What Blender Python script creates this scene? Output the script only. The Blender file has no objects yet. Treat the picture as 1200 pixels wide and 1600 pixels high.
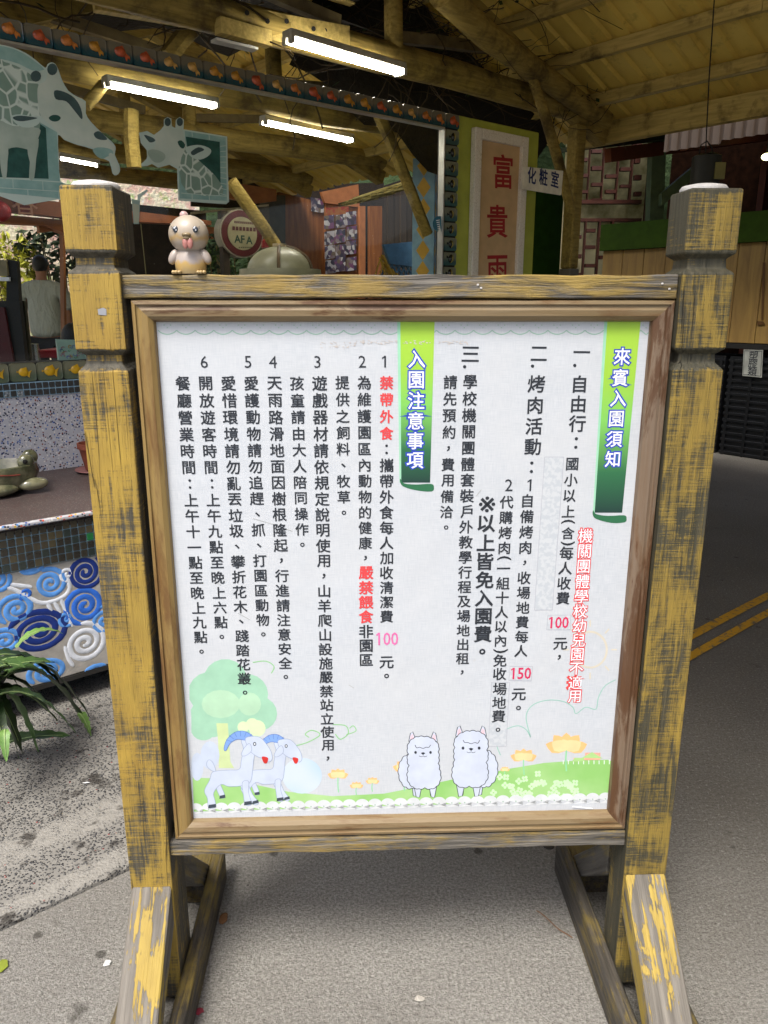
import bpy, bmesh, math, random
from math import sin, cos, radians, pi
from mathutils import Vector, Matrix, noise as mnoise
from mathutils.geometry import tessellate_polygon
random.seed(7)
scene = bpy.context.scene
COL = scene.collection

# ------------------------------------------------------------------ camera
CAM_H, PITCH, FPX = 1.37, radians(15.2), 1200.0
cam_data = bpy.data.cameras.new('camera')
cam_data.sensor_fit = 'VERTICAL'; cam_data.sensor_height = 32.0; cam_data.lens = 32.0 * FPX / 1600.0
cam_data.clip_start = 0.02; cam_data.clip_end = 600
cam = bpy.data.objects.new('camera', cam_data); COL.objects.link(cam)
cam.location = (0, 0, CAM_H); cam.rotation_euler = (pi / 2 - PITCH, 0, 0)
scene.camera = cam
# ------------------------------------------------------------------ world, sun, exposure
SUN_EL, SUN_HEAD = radians(60), radians(203)      # heading clockwise from +Y: behind the camera, to its left
world = bpy.data.worlds.new('World'); scene.world = world; world.use_nodes = True
wn = world.node_tree; wn.nodes.clear()
wo = wn.nodes.new('ShaderNodeOutputWorld'); wb = wn.nodes.new('ShaderNodeBackground'); sk = wn.nodes.new('ShaderNodeTexSky')
sk.sky_type = 'NISHITA'; sk.sun_disc = False; sk.sun_elevation = SUN_EL; sk.sun_rotation = SUN_HEAD
sk.air_density = 1.0; sk.dust_density = 4.0; sk.ozone_density = 1.0
wb.inputs[1].default_value = 0.15
wn.links.new(sk.outputs[0], wb.inputs[0]); wn.links.new(wb.outputs[0], wo.inputs[0])
sun_data = bpy.data.lights.new('sun', 'SUN'); sun_data.energy = 2.4; sun_data.angle = radians(20); sun_data.color = (1, .97, .92)
sun = bpy.data.objects.new('sun', sun_data); COL.objects.link(sun)
sd = Vector((sin(SUN_HEAD) * cos(SUN_EL), cos(SUN_HEAD) * cos(SUN_EL), sin(SUN_EL)))
sun.rotation_euler = (-sd).to_track_quat('-Z', 'Y').to_euler(); sun.location = sd * 20
vs = scene.view_settings; vs.view_transform = 'Standard'; vs.look = 'None'; vs.gamma = 1; vs.use_curve_mapping = False
vs.exposure = 0.8
scene.cycles.max_bounces = 7; scene.cycles.transparent_max_bounces = 12

# ------------------------------------------------------------------ frames: world, building (A along the window wall, B away from it), board
def head(d): return Vector((sin(radians(d)), cos(radians(d)), 0))
def frame(x, y, o=(0, 0, 0)):
    z = Vector((0, 0, 1)); m = Matrix.Identity(4)
    for i in range(3): m[i][0], m[i][1], m[i][2], m[i][3] = x[i], y[i], z[i], o[i]
    return m
WF = Matrix.Identity(4)
GF = frame(head(50), head(-40))
BF = frame(Vector((cos(radians(2)), sin(radians(2)), 0)), Vector((-sin(radians(2)), cos(radians(2)), 0)), (0, 1.27, 0))
CP = Vector((0, 0, CAM_H))
def ray(x, y):
    return Vector((0, cos(PITCH), -sin(PITCH))) + Vector(((x - 600) / FPX, 0, 0)) - Vector((0, sin(PITCH), cos(PITCH))) * ((y - 800) / FPX)
def hit(x, y, F, axis, val):
    """where the sight line of photo point x,y meets the plane 'axis = val' of frame F, in F's coordinates"""
    Fi = F.inverted(); o = Fi @ CP; r = Fi.to_3x3() @ ray(x, y)
    return o + r * ((val - o[axis]) / r[axis])
def pb(x, y, b): return hit(x, y, GF, 1, b)          # plane parallel to the window wall
def pa(x, y, a): return hit(x, y, GF, 0, a)
def py_(x, y, Y): return hit(x, y, WF, 1, Y)
def brd(x, y, d=0.0):                                # board plane, d metres in front of the poster
    q = hit(x, y, BF, 1, -d); return (q.x, q.z)

# ------------------------------------------------------------------ materials
def lin(c): return c / 12.92 if c <= .04045 else ((c + .055) / 1.055) ** 2.4
def hx(s):
    s = s.lstrip('#'); return tuple(lin(int(s[i:i + 2], 16) / 255) for i in (0, 2, 4)) + (1,)
def rgba(c): return hx(c) if isinstance(c, str) else (tuple(c) + (1,))[:4]
class NT:
    def __init__(s, name, rough=.7, metal=0, spec=.4, coat=0):
        s.m = bpy.data.materials.new(name); s.m.use_nodes = True; s.t = s.m.node_tree; s.n = s.t.nodes
        s.b = s.n['Principled BSDF']; s.b.inputs['Roughness'].default_value = rough; s.b.inputs['Metallic'].default_value = metal
        s.b.inputs['Specular IOR Level'].default_value = spec; s.b.inputs['Coat Weight'].default_value = coat
        s.tc = s.n.new('ShaderNodeTexCoord')
    def L(s, a, b): s.t.links.new(a, b)
    def map(s, scale=(1, 1, 1), rot=(0, 0, 0), loc=(0, 0, 0), src='Object'):
        m = s.n.new('ShaderNodeMapping'); m.inputs['Scale'].default_value = scale; m.inputs['Rotation'].default_value = rot
        m.inputs['Location'].default_value = loc; s.L(s.tc.outputs[src], m.inputs[0]); return m.outputs[0]
    def noise(s, scale, detail=4, vec=None, rough=.55, dist=0):
        k = s.n.new('ShaderNodeTexNoise'); k.inputs['Scale'].default_value = scale; k.inputs['Detail'].default_value = detail
        k.inputs['Roughness'].default_value = rough; k.inputs['Distortion'].default_value = dist
        s.L(vec or s.map(), k.inputs['Vector']); return k.outputs[0]
    def vor(s, scale, feat='F1', out='Distance', vec=None, rnd=1):
        k = s.n.new('ShaderNodeTexVoronoi'); k.feature = feat; k.inputs['Scale'].default_value = scale; k.inputs['Randomness'].default_value = rnd
        s.L(vec or s.map(), k.inputs['Vector']); return k.outputs[out]
    def ramp(s, f, *st, const=False):
        r = s.n.new('ShaderNodeValToRGB'); e = r.color_ramp.elements
        if const: r.color_ramp.interpolation = 'CONSTANT'
        while len(e) < len(st): e.new(.5)
        for el, (p, c) in zip(e, st):
            el.position = p; el.color = rgba(c) if not isinstance(c, (int, float)) else (c, c, c, 1)
        s.L(f, r.inputs[0]); return r.outputs[0]
    def mix(s, f, a, b, mode='MIX'):
        m = s.n.new('ShaderNodeMix'); m.data_type = 'RGBA'; m.blend_type = mode
        for i, v in ((0, f), (6, a), (7, b)):
            if hasattr(v, 'is_linked'): s.L(v, m.inputs[i])
            elif i == 0: m.inputs[0].default_value = v
            else: m.inputs[i].default_value = rgba(v)
        return m.outputs[2]
    def math(s, op, a, b=0, clamp=False):
        m = s.n.new('ShaderNodeMath'); m.operation = op; m.use_clamp = clamp
        for i, v in ((0, a), (1, b)):
            if hasattr(v, 'is_linked'): s.L(v, m.inputs[i])
            else: m.inputs[i].default_value = v
        return m.outputs[0]
    def sep(s, v, i):
        k = s.n.new('ShaderNodeSeparateXYZ'); s.L(v, k.inputs[0]); return k.outputs[i]
    def bump(s, h, strength=.5, dist=.01):
        k = s.n.new('ShaderNodeBump'); k.inputs['Strength'].default_value = strength; k.inputs['Distance'].default_value = dist
        s.L(h, k.inputs['Height']); s.L(k.outputs[0], s.b.inputs['Normal']); return s
    def col(s, c):
        if hasattr(c, 'is_linked'): s.L(c, s.b.inputs['Base Color'])
        else: s.b.inputs['Base Color'].default_value = rgba(c)
        return s
def plain(name, c, rough=.6, metal=0, var=.12, bump=0, scale=12, spec=.4, coat=0):
    t = NT(name, rough, metal, spec, coat); f = t.noise(scale, 5)
    c = rgba(c); d = tuple(v * (1 - var * 2) for v in c[:3]); l = tuple(min(1, v * (1 + var)) for v in c[:3])
    t.col(t.ramp(f, (.3, d), (.7, l)))
    if bump: t.bump(t.noise(scale * 6, 4), bump, .003)
    return t.m
def emit(name, c, e):
    t = NT(name); t.col(c); t.b.inputs['Emission Color'].default_value = rgba(c); t.b.inputs['Emission Strength'].default_value = e; return t.m
def worn(name, axis, yel='#c9a43c', yel2='#b08a2c', bare='#3a3a38', bare2='#6d6a66', cover=.5, fine=1.0, cross=.35, rough=.62, tilt=0, front=None, notch=None, seed=0, sharp=0):
    """yellow paint worn through to bare wood; axis = grain direction"""
    t = NT(name, rough)
    base = t.map(rot=(tilt, 0, 0), loc=(seed * .37, seed * .21, seed * .13)) if (tilt or seed) else None
    def st(k, q=None):
        sc = [1, 1, 1]; sc[axis] = k
        if q:
            for i in range(3):
                if i != axis: sc[i] = q
        if base is None: return t.map(tuple(sc))
        m = t.n.new('ShaderNodeMapping'); m.inputs['Scale'].default_value = sc; t.L(base, m.inputs[0]); return m.outputs[0]
    grain = t.noise(330 * fine, 4, st(.035), .6, .2)
    mid = t.noise(95 * fine, 6, st(.08), .65, .5)
    patch = t.noise(13, 7, st(.5), .62, .7)
    crossn = t.noise(330, 3, st(1.2, .06), .6)
    big = t.noise(4.5, 3, st(.8))
    c_ = lambda f, w: t.math('MULTIPLY', t.math('SUBTRACT', f, .5), w)
    v = t.math('ADD', c_(mid, 1.5), c_(patch, 2.6)); v = t.math('ADD', v, c_(grain, 1.0)); v = t.math('ADD', v, c_(crossn, cross * 1.6)); v = t.math('ADD', v, c_(big, 1.3))
    v = t.math('ADD', v, .5 + (cover - .5) * 1.1)
    y_ = t.sep(t.tc.outputs['Object'], 1); z_ = t.sep(t.tc.outputs['Object'], 2)
    if front is not None: v = t.math('SUBTRACT', v, t.math('MULTIPLY', t.math('GREATER_THAN', y_, front), .5))
    if notch:
        for zc, hw, amt in notch:
            d_ = t.math('ABSOLUTE', t.math('SUBTRACT', z_, zc)); v = t.math('SUBTRACT', v, t.math('MULTIPLY', t.ramp(t.math('DIVIDE', d_, hw), (.45, 1), (1, 0)), amt))
    mask = t.ramp(v, (.42, 0), (.50, 1)) if sharp else t.ramp(v, (.20, 0), (.42, .5), (.70, 1))
    pcol = t.mix(t.ramp(t.noise(24, 5, st(.4)), (.3, 0), (.7, 1)), yel2, yel)
    pcol = t.mix(t.ramp(t.noise(7, 4), (.4, 0), (.75, .5)), pcol, '#8d7a3c')
    pcol = t.mix(t.ramp(mid, (.3, .45), (.5, 0)), pcol, '#7d6530')
    ck = t.noise(30 * fine, 2, st(.02), .5, .1); crack = t.math('MULTIPLY', t.ramp(ck, (.492, 0), (.498, 1), (.502, 1), (.508, 0)), t.ramp(t.noise(14, 2, st(.3)), (.54, 0), (.62, .8)))
    bcol = t.mix(t.ramp(t.noise(120 * fine, 5, st(.05)), (.35, 0), (.68, 1)), bare, bare2)
    t.col(t.mix(crack, t.mix(mask, bcol, pcol), '#1d1b17'))
    t.bump(t.math('ADD', t.math('SUBTRACT', t.math('MULTIPLY', grain, .9), t.math('MULTIPLY', crack, 1.2)), t.math('ADD', t.math('MULTIPLY', mask, .3), mid)), .8, .0028)
    return t.m
def varnish(name, axis, tan='#a98756', brown='#7a4a26', pale='#b6a184', amt=0.0):
    t = NT(name, .5)
    sc = [1, 1, 1]; sc[axis] = .05
    g = t.noise(150, 6, t.map(tuple(sc)), .6, .3); sc[axis] = .16
    p = t.noise(26, 8, t.map(tuple(sc)), .7, .4); q = t.noise(11, 4, t.map(tuple(sc)), .6, .2)
    c = t.mix(t.ramp(g, (.25, 0), (.75, 1)), tan, pale)
    c = t.mix(t.ramp(q, (.35, 0), (.75, .7)), c, pale)
    c = t.mix(t.ramp(p, (.54 - amt, 0), (.66 - amt, .8)), c, t.mix(g, brown, '#74532f'))
    c = t.mix(t.ramp(t.math('ADD', t.math('MULTIPLY', p, .5), t.math('MULTIPLY', q, .5)), (.60 - amt, 0), (.63 - amt, .75)), c, '#4f3420')
    t.col(c).bump(t.math('ADD', g, t.math('MULTIPLY', p, .5)), .5, .0015); return t.m

# ------------------------------------------------------------------ mesh building
ORG = {}
def tag(o, label=None, cat=None, group=None, kind=None):
    for k, v in (('label', label), ('category', cat), ('group', group), ('kind', kind)):
        if v: o[k] = v
    return o
def thing(name, label, cat, F=WF, loc=(0, 0, 0), group=None):
    o = bpy.data.objects.new(name, None); COL.objects.link(o); o.empty_display_size = .1
    o.matrix_world = F @ Matrix.Translation(loc); ORG[o] = Vector(loc); return tag(o, label, cat, group)
class MB:
    def __init__(s): s.v = []; s.f = []
    def add(s, vs, fs):
        k = len(s.v); s.v += [tuple(v) for v in vs]; s.f += [tuple(i + k for i in f) for f in fs]; return s
    def box(s, x0, x1, y0, y1, z0, z1, M=None):
        vs = [Vector(p) for p in ((x0, y0, z0), (x1, y0, z0), (x1, y1, z0), (x0, y1, z0), (x0, y0, z1), (x1, y0, z1), (x1, y1, z1), (x0, y1, z1))]
        if M: vs = [M @ v for v in vs]
        return s.add(vs, ((0, 3, 2, 1), (4, 5, 6, 7), (0, 1, 5, 4), (1, 2, 6, 5), (2, 3, 7, 6), (3, 0, 4, 7)))
    def beam(s, p, q, w, h, up=(0, 0, 1), seg=1, jit=0):
        p, q = Vector(p), Vector(q); d = (q - p).normalized(); u = Vector(up); x = d.cross(u).normalized(); u = x.cross(d)
        rings = []
        for i in range(seg + 1):
            c = p.lerp(q, i / seg) + Vector([random.uniform(-jit, jit) for _ in range(3)])
            rings.append([c + x * (a * w / 2) + u * (b * h / 2) for a, b in ((-1, -1), (1, -1), (1, 1), (-1, 1))])
        return s.loft(rings)
    def loft(s, rings, close=True, caps=True):
        n = len(rings[0]); k = len(s.v); m = len(rings)
        for r in rings: s.v += [tuple(v) for v in r]
        for i in range(m - 1):
            for j in range(n if close else n - 1):
                a, b = k + i * n + j, k + i * n + (j + 1) % n
                s.f.append((a, b, b + n, a + n))
        if caps:
            s.f.append(tuple(k + j for j in reversed(range(n)))); s.f.append(tuple(k + (m - 1) * n + j for j in range(n)))
        return s
    def tube(s, pts, r, n=8, caps=True, wob=0):
        pts = [Vector(p) for p in pts]; rings = []; x = None
        for i, p in enumerate(pts):
            d = (pts[min(i + 1, len(pts) - 1)] - pts[max(i - 1, 0)]).normalized()
            if x is None:
                x = d.orthogonal().normalized()
            x = (x - d * x.dot(d)).normalized(); y = d.cross(x)
            rr = r[i] if isinstance(r, (list, tuple)) else r
            rings.append([p + (x * cos(2 * pi * j / n) + y * sin(2 * pi * j / n)) * rr * (1 + random.uniform(-wob, wob)) for j in range(n)])
        return s.loft(rings, caps=caps)
    def lathe(s, prof, c=(0, 0, 0), n=24, M=None):
        c = Vector(c); rings = []
        for r, z in prof:
            ring = [Vector((r * cos(2 * pi * j / n), r * sin(2 * pi * j / n), z)) for j in range(n)]
            rings.append([c + ((M @ v) if M else v) for v in ring])
        return s.loft(rings)
    def ell(s, c, r, n=16, m=10, M=None):
        c = Vector(c); rings = []
        for i in range(1, m):
            t = pi * i / m
            ring = [Vector((r[0] * sin(t) * cos(2 * pi * j / n), r[1] * sin(t) * sin(2 * pi * j / n), -r[2] * cos(t))) for j in range(n)]
            rings.append([c + ((M @ v) if M else v) for v in ring])
        return s.loft(rings)
    def poly(s, pts):                                  # flat face
        pts = [Vector(p) for p in pts]; tr = tessellate_polygon([pts]); return s.add(pts, tr)
    def slab(s, pts, d):                               # flat outline given the thickness vector d
        pts = [Vector(p) for p in pts]; d = Vector(d); n = len(pts); tr = tessellate_polygon([pts])
        s.add(pts, tr); s.add([p + d for p in pts], [tuple(reversed(t)) for t in tr])
        return s.add(pts + [p + d for p in pts], [(j, (j + 1) % n, (j + 1) % n + n, j + n) for j in range(n)])
    def build(s, name, m, parent=None, bevel=0, smooth=False, F=WF, seg=1, org=None):
        me = bpy.data.meshes.new(name)
        o0 = ORG[parent] if parent is not None else Vector(org or (0, 0, 0))
        me.from_pydata([tuple(Vector(v) - o0) for v in s.v], [], s.f)
        bm = bmesh.new(); bm.from_mesh(me); bmesh.ops.recalc_face_normals(bm, faces=bm.faces)
        if bevel: bmesh.ops.bevel(bm, geom=[e for e in bm.edges if len(e.link_faces) == 2 and e.calc_face_angle(0) > .6], offset=bevel, segments=seg, affect='EDGES', profile=.5, clamp_overlap=True)
        bm.to_mesh(me); bm.free()
        if smooth:
            me.polygons.foreach_set('use_smooth', [True] * len(me.polygons))
            try: me.set_sharp_from_angle(angle=radians(50))
            except Exception: pass
        me.materials.append(m)
        o = bpy.data.objects.new(name, me); COL.objects.link(o)
        if parent is not None: o.parent = parent; ORG[o] = ORG[parent]
        else: o.matrix_world = F @ Matrix.Translation(o0); ORG[o] = o0
        return o
def inst(src, parent, off=(0, 0, 0), name=None, m=None, rot=None):
    o = src.copy(); COL.objects.link(o); o.parent = parent
    o.location = Vector(src.location) + Vector(off)
    if rot: o.rotation_euler = rot
    if parent is not None: ORG[o] = ORG[parent]
    return o
def smoothpts(pts, k=4, closed=True):
    pts = [Vector(p) for p in pts]; n = len(pts); out = []
    for i in range(n if closed else n - 1):
        p0, p1, p2, p3 = (pts[(i - 1) % n], pts[i], pts[(i + 1) % n], pts[(i + 2) % n]) if closed else (pts[max(i - 1, 0)], pts[i], pts[i + 1], pts[min(i + 2, n - 1)])
        for j in range(k):
            t = j / k
            out.append(.5 * ((2 * p1) + (p2 - p0) * t + (2 * p0 - 5 * p1 + 4 * p2 - p3) * t * t + (3 * p1 - p0 - 3 * p2 + p3) * t ** 3))
    if not closed: out.append(pts[-1])
    return out
# ------------------------------------------------------------------ lettering (Blender's own built-in font)
GL = {}
def glyph(ch, off=0.0, bev=0.0):
    k = (ch, off, bev)
    if k not in GL:
        c = bpy.data.curves.new('g', 'FONT'); c.body = ch; c.resolution_u = 2; c.offset = min(0, off)
        o = bpy.data.objects.new('g', c); me = bpy.data.meshes.new_from_object(o)
        vs = [tuple(v.co) for v in me.vertices]; fs = [tuple(p.vertices) for p in me.polygons]
        w = max(off, 0) + bev
        if w > 0:                                     # bolder: add a thin ring along every outline
            c.fill_mode = 'NONE'; c.bevel_depth = w; c.bevel_resolution = 1 if w > .04 else 0
            m2 = bpy.data.meshes.new_from_object(o); k2 = len(vs); vs += [tuple(v.co) for v in m2.vertices]; fs += [tuple(i + k2 for i in p.vertices) for p in m2.polygons]; bpy.data.meshes.remove(m2)
        if '1' in ch:                                 # the built-in 1 is a bare stroke: give it its flag
            k3 = len(vs); x_ = min(v[0] for v in vs); y_ = max(v[1] for v in vs)
            vs += [(x_ + .03, y_, 0), (x_ - .13, y_ - .11, 0), (x_ - .13, y_ - .19, 0), (x_ + .03, y_ - .09, 0)]; fs.append((k3, k3 + 1, k3 + 2, k3 + 3))
        if vs:
            cx = (min(v[0] for v in vs) + max(v[0] for v in vs)) / 2; cy = (min(v[1] for v in vs) + max(v[1] for v in vs)) / 2
            vs = [(x - cx, y - cy, z) for x, y, z in vs]
        bpy.data.objects.remove(o); bpy.data.curves.remove(c); bpy.data.meshes.remove(me); GL[k] = (vs, fs)
    return GL[k]
def put_glyph(mb, ch, fn, u, v, size, off=.016, bev=0.0, sx=1.0, depth=0.0, flat=.01):
    """fn(u, v, w) -> point; w = height above the surface"""
    vs, fs = glyph(ch, off, bev)
    mb.add([fn(u + x * size * sx, v + y * size, depth + z * size * flat) for x, y, z in vs], fs)
# ================================================================== NOTICE BOARD
def bw(s, z, d): return Vector((s, -d, z))           # board coordinates: along, up, towards the camera
board = thing('notice_board', 'tall wooden notice board of worn yellow paint holding a white printed poster', 'notice board', BF, (0.035, 0, 0))
NOT = [(1.4435, .007, 1.0), (1.4165, .004, .9), (1.424, .004, .5), (1.296, .006, 1.0), (1.274, .009, .55), (1.5375, .006, .5), (.045, .05, .3)]
M_postL = worn('worn_yellow_post_left', 2, cover=.60, cross=.8, yel='#b0923f', yel2='#917636', bare='#3f3c33', bare2='#5a5547', front=-.026, notch=NOT)
M_postR = worn('worn_yellow_post_shaded', 2, cover=.48, cross=.8, yel='#9b823a', yel2='#7d6930', bare='#38372b', bare2='#514c3b', front=-.026, notch=NOT, seed=3)  # worn paint, with the weaker light on this post darkened into its colours
M_rail = worn('worn_rail', 0, cover=.36, cross=.05, yel='#9a8244', yel2='#7f6a38', bare='#37342f', bare2='#79746b')
M_leg = worn('worn_leg', 2, cover=.42, cross=.0, sharp=1, yel='#b39a48', yel2='#97803a', bare='#5a554d', bare2='#827c72', fine=.6, tilt=radians(45))
M_legb = worn('worn_leg_rear', 2, cover=.25, cross=.0, yel='#8a7a45', yel2='#6f6237', bare='#4a4640', bare2='#77726a', fine=.6, tilt=radians(-45))
M_foot = worn('worn_foot', 1, cover=.30, cross=.1, yel='#7a6a3a', yel2='#66582e', bare='#35312b', bare2='#5a544b')
M_groove = plain('groove_wood', '#4a4743', .8, var=.3, bump=.5, scale=60)
M_cap = plain('cap_plaster', '#cfcbc6', .8, var=.12, bump=.5, scale=60)
M_vh = varnish('varnish_h', 0, tan='#74603e', brown='#563d24', pale='#857458', amt=.05); M_vv = varnish('varnish_v', 2, tan='#846838', brown='#5c4024', pale='#917b4c', amt=.05)
M_vr = varnish('varnish_r', 2, tan='#6a543c', brown='#523522', pale='#7a6a5a', amt=.10)
M_dark = plain('dark_gap', '#1b1a17', .8)
def post(sc, w, m, name_z):
    d0, d1 = .03, (-.07 if sc < 0 else -.05)                               # front, back
    prof = name_z; rings = []
    for z, inset in prof:
        rings.append([bw(sc - w / 2 + inset, z, d1 + inset), bw(sc + w / 2 - inset, z, d1 + inset), bw(sc + w / 2 - inset, z, d0 - inset), bw(sc - w / 2 + inset, z, d0 - inset)])
    return MB().loft(rings)
zs = [(.035, 0), (1.266, 0), (1.2685, .002), (1.277, .010), (1.2905, .0115), (1.2985, .001), (1.301, 0), (1.414, 0), (1.4165, .0005), (1.4235, .0095), (1.4375, .0105), (1.4445, .001), (1.447, 0), (1.537, 0), (1.540, .002)]
for sc_, w_, m_ in ((-.444, .078, M_postL), (.5075, .082, M_postR)):
    p = post(sc_, w_, m_, zs).build('post', m_, board, bevel=.0018, seg=2)
    MB().lathe([(.001, 0), (.036, 0), (.0365, .004), (.033, .0085), (.02, .011), (.001, .0115)], bw(sc_, 1.540, -.02), 28).build('post_cap', M_cap, p, smooth=True)
    g = MB(); g.box(sc_ - w_ / 2 + .0015, sc_ + w_ / 2 - .0015, -.0285, .0685, 1.4145, 1.4165); 
    # foot: two planks either side of the post, spacer blocks, braces between them
    lo, hi = sc_ - w_ / 2 - .001, sc_ + w_ / 2 + .001
    for s0, s1 in ((lo - .028, lo), (hi, hi + .028)):
        MB().box(s0, s1, -.46, .335, .0, .085).build('foot_plank', M_foot, board, bevel=.003)
    MB().box(lo + .001, hi - .001, .255, .333, .002, .078).build('spacer_block', M_foot, board, bevel=.002)
    for sgn, yb in ((-1, -.03), (1, .07)):           # front brace, rear brace at 45 degrees
        mb = MB(); e = .300; t = .062
        prof = [(yb, e), (yb + sgn * (e - .02), .02), (yb + sgn * (e - .02 - t), .02), (yb, e - t * 1.41)]
        w2 = w_ / 2 - .002
        mb.loft([[Vector((sc_ - w2, y, z)) for y, z in prof], [Vector((sc_ + w2, y, z)) for y, z in prof]])
        mb.build('brace', M_leg if sgn < 0 else M_legb, board, bevel=.0025)
# sticker remnant on the left post
MB().slab([(-.442, -.0308, 1.353), (-.430, -.0308, 1.352), (-.4295, -.0308, 1.361), (-.434, -.0308, 1.3635), (-.4425, -.0308, 1.361)], (0, .0006, 0)).build('sticker_scrap', plain('scrap', '#94969c', .3), board, bevel=0)
# rails
def rail(z0, z1, d0, d1, s0, s1, m, jit=.0012):
    rings = []; n = 26
    for i in range(n + 1):
        s = s0 + (s1 - s0) * i / n; j = lambda: random.uniform(-jit, jit)
        rings.append([bw(s, z0 + j(), d1), bw(s, z0 + j(), d0 + j()), bw(s, z1 + j(), d0 + j()), bw(s, z1 + j(), d1)])
    return MB().loft(rings)
rail(1.378, 1.413, .018, -.05, -.4085, .4655, M_rail).build('top_rail', M_rail, board, bevel=.002)
rail(.359, .388, .022, -.045, -.4085, .4655, M_rail).build('bottom_rail', M_rail, board, bevel=.002)
# nails and bolt heads
for s, z in ((.147, 1.398), (.152, 1.393), (.44, 1.40), (.452, 1.392)):
    MB().ell(bw(s, z, .0185), (.002, .0012, .002), 8, 5).build('nail', M_cap, board)

# moulded frame, mitred: profile from outer edge inward
prof = [(0, .004), (.004, .017), (.009, .018), (.010, .0145), (.013, .0145), (.018, .0165), (.027, .0155), (.034, .010), (.036, .002), (.036, -.01)]
sL, sR, zB, zT = -.3985, .4675, .3885, 1.3775
ins = lambda k: [(sL + k, zB + k), (sR - k, zB + k), (sR - k, zT - k), (sL + k, zT - k)]
for side, mm in ((0, M_vh), (1, M_vr), (2, M_vh), (3, M_vv)):
    mb = MB(); r0 = []; r1 = []
    kx = (.036 + (.0 if side in (0,) else 0)) / .036
    for k, d in prof:
        c = ins(k * kx); a, b = c[side], c[(side + 1) % 4]
        r0.append(bw(a[0], a[1], d)); r1.append(bw(b[0], b[1], d))
    mb.loft([[v for v in r0], [v for v in r1]], close=False, caps=False)
    back0, back1 = [bw(*ins(0)[side], -.02)], [bw(*ins(0)[(side + 1) % 4], -.02)]
    mb.loft([[back0[0], r0[0]], [back1[0], r1[0]]], close=False, caps=False)
    mb.build('frame_moulding', mm, board)
MB().box(sL + .002, sR - .002, .004, .012, zB + .002, zT - .002).build('back_board', plain('back_ply', '#4a3a28', .8), board)

# ---- poster
def poster_mat():
    t = NT('poster_vinyl', .32, spec=.45)
    a = t.noise(900, 2, t.map((1, 1, .05))); b = t.noise(900, 2, t.map((.05, 1, 1)))
    w = t.math('MULTIPLY', t.math('ADD', a, b), .5)
    c = t.mix(t.ramp(w, (.4, 0), (.6, 1)), '#b7bdc3', '#c6cace')
    c = t.mix(t.ramp(t.noise(5, 3), (.35, 0), (.7, .5)), c, '#c9cbcc')
    c = t.mix(t.ramp(t.noise(34, 6), (.70, 0), (.76, .35)), c, '#b5b2a8')
    t.col(c); t.bump(t.noise(4.5, 3), .4, .012); return t.m
PL, PR, PB, PT = -.3625, .4315, .4245, 1.3415
poster = MB()
n = 10
poster.loft([[bw(PL + (PR - PL) * i / n, z, 0.0) for z in (PB, PT)] for i in range(n + 1)], close=False, caps=False)
poster = poster.build('poster', poster_mat(), board, smooth=True)
def ib(s, z, d): return Vector((s, -d * .28, z))
INK = lambda nm, c, r=.45: plain(nm, c, r, var=.05, scale=30)
def surf(u, v, w): return ib(u, v, .0004 + w)
def P(x, y): return brd(x, y)
layer = [0.0004]
def ink_shape(name, px, m, smooth_k=0, lay=None):
    pts = [Vector((*P(*p), 0)) for p in px]
    if smooth_k: pts = smoothpts(pts, smooth_k)
    if lay is None: layer[0] += .000007; lay = layer[0]
    mb = MB(); mb.poly([ib(p.x, p.y, lay) for p in pts]); return mb.build(name, m, poster)
def ink_stroke(mb, px, w, lay, k=6, closed=False, smooth=True):
    pts = [Vector((*P(*p), 0)) for p in px]
    if smooth: pts = smoothpts(pts, k, closed)
    if closed: pts = pts + [pts[0]]
    for i in range(len(pts)):
        pass
    L = []; R = []
    for i, p in enumerate(pts):
        d = pts[min(i + 1, len(pts) - 1)] - pts[max(i - 1, 0)]
        if closed and i in (0, len(pts) - 1): d = pts[1] - pts[-2]
        d.normalize() if d.length else None
        nn = Vector((-d.y, d.x, 0)) * w / 2; L.append(p + nn); R.append(p - nn)
    mb.loft([[ib(a.x, a.y, lay), ib(b.x, b.y, lay)] for a, b in zip(L, R)], close=False, caps=False)
BLACK = INK('ink_black', '#2c3036'); RED = INK('ink_red', '#d8484a'); PINK = INK('ink_crimson', '#cf2f5c'); PINK2 = INK('ink_pink', '#dc6ba6')
WHITE = INK('ink_white', '#eef0f4'); BLUE = INK('ink_blue', '#2f46b4')
# meadow, clouds, tree, ribbons, animals: flat print in layers
GREEN = NT('ink_meadow', .45); GREEN.col(GREEN.mix(GREEN.ramp(GREEN.noise(9, 3), (.35, 0), (.65, 1)), '#8cc06c', '#aacf8e')); GREEN = GREEN.m
TEAL = INK('ink_outline_teal', '#93c0b2'); CLOUD = INK('ink_cloud', '#bdc8d8'); CREAM = INK('ink_cream', '#e9e6d6')
bl = P(302, 1273); br = P(954, 1256)
# right meadow and hill
ink_shape('printed_meadow', [(600, 1248), (700, 1225), (790, 1202), (850, 1192), (905, 1188), (950, 1187), (957, 1190), (955, 1245), (700, 1252)], GREEN, 0)
ink_shape('printed_meadow', [(301, 1215), (330, 1216), (380, 1222), (450, 1237), (520, 1244), (600, 1240), (660, 1228), (720, 1215), (720, 1256), (303, 1268)], GREEN, 0)
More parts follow.
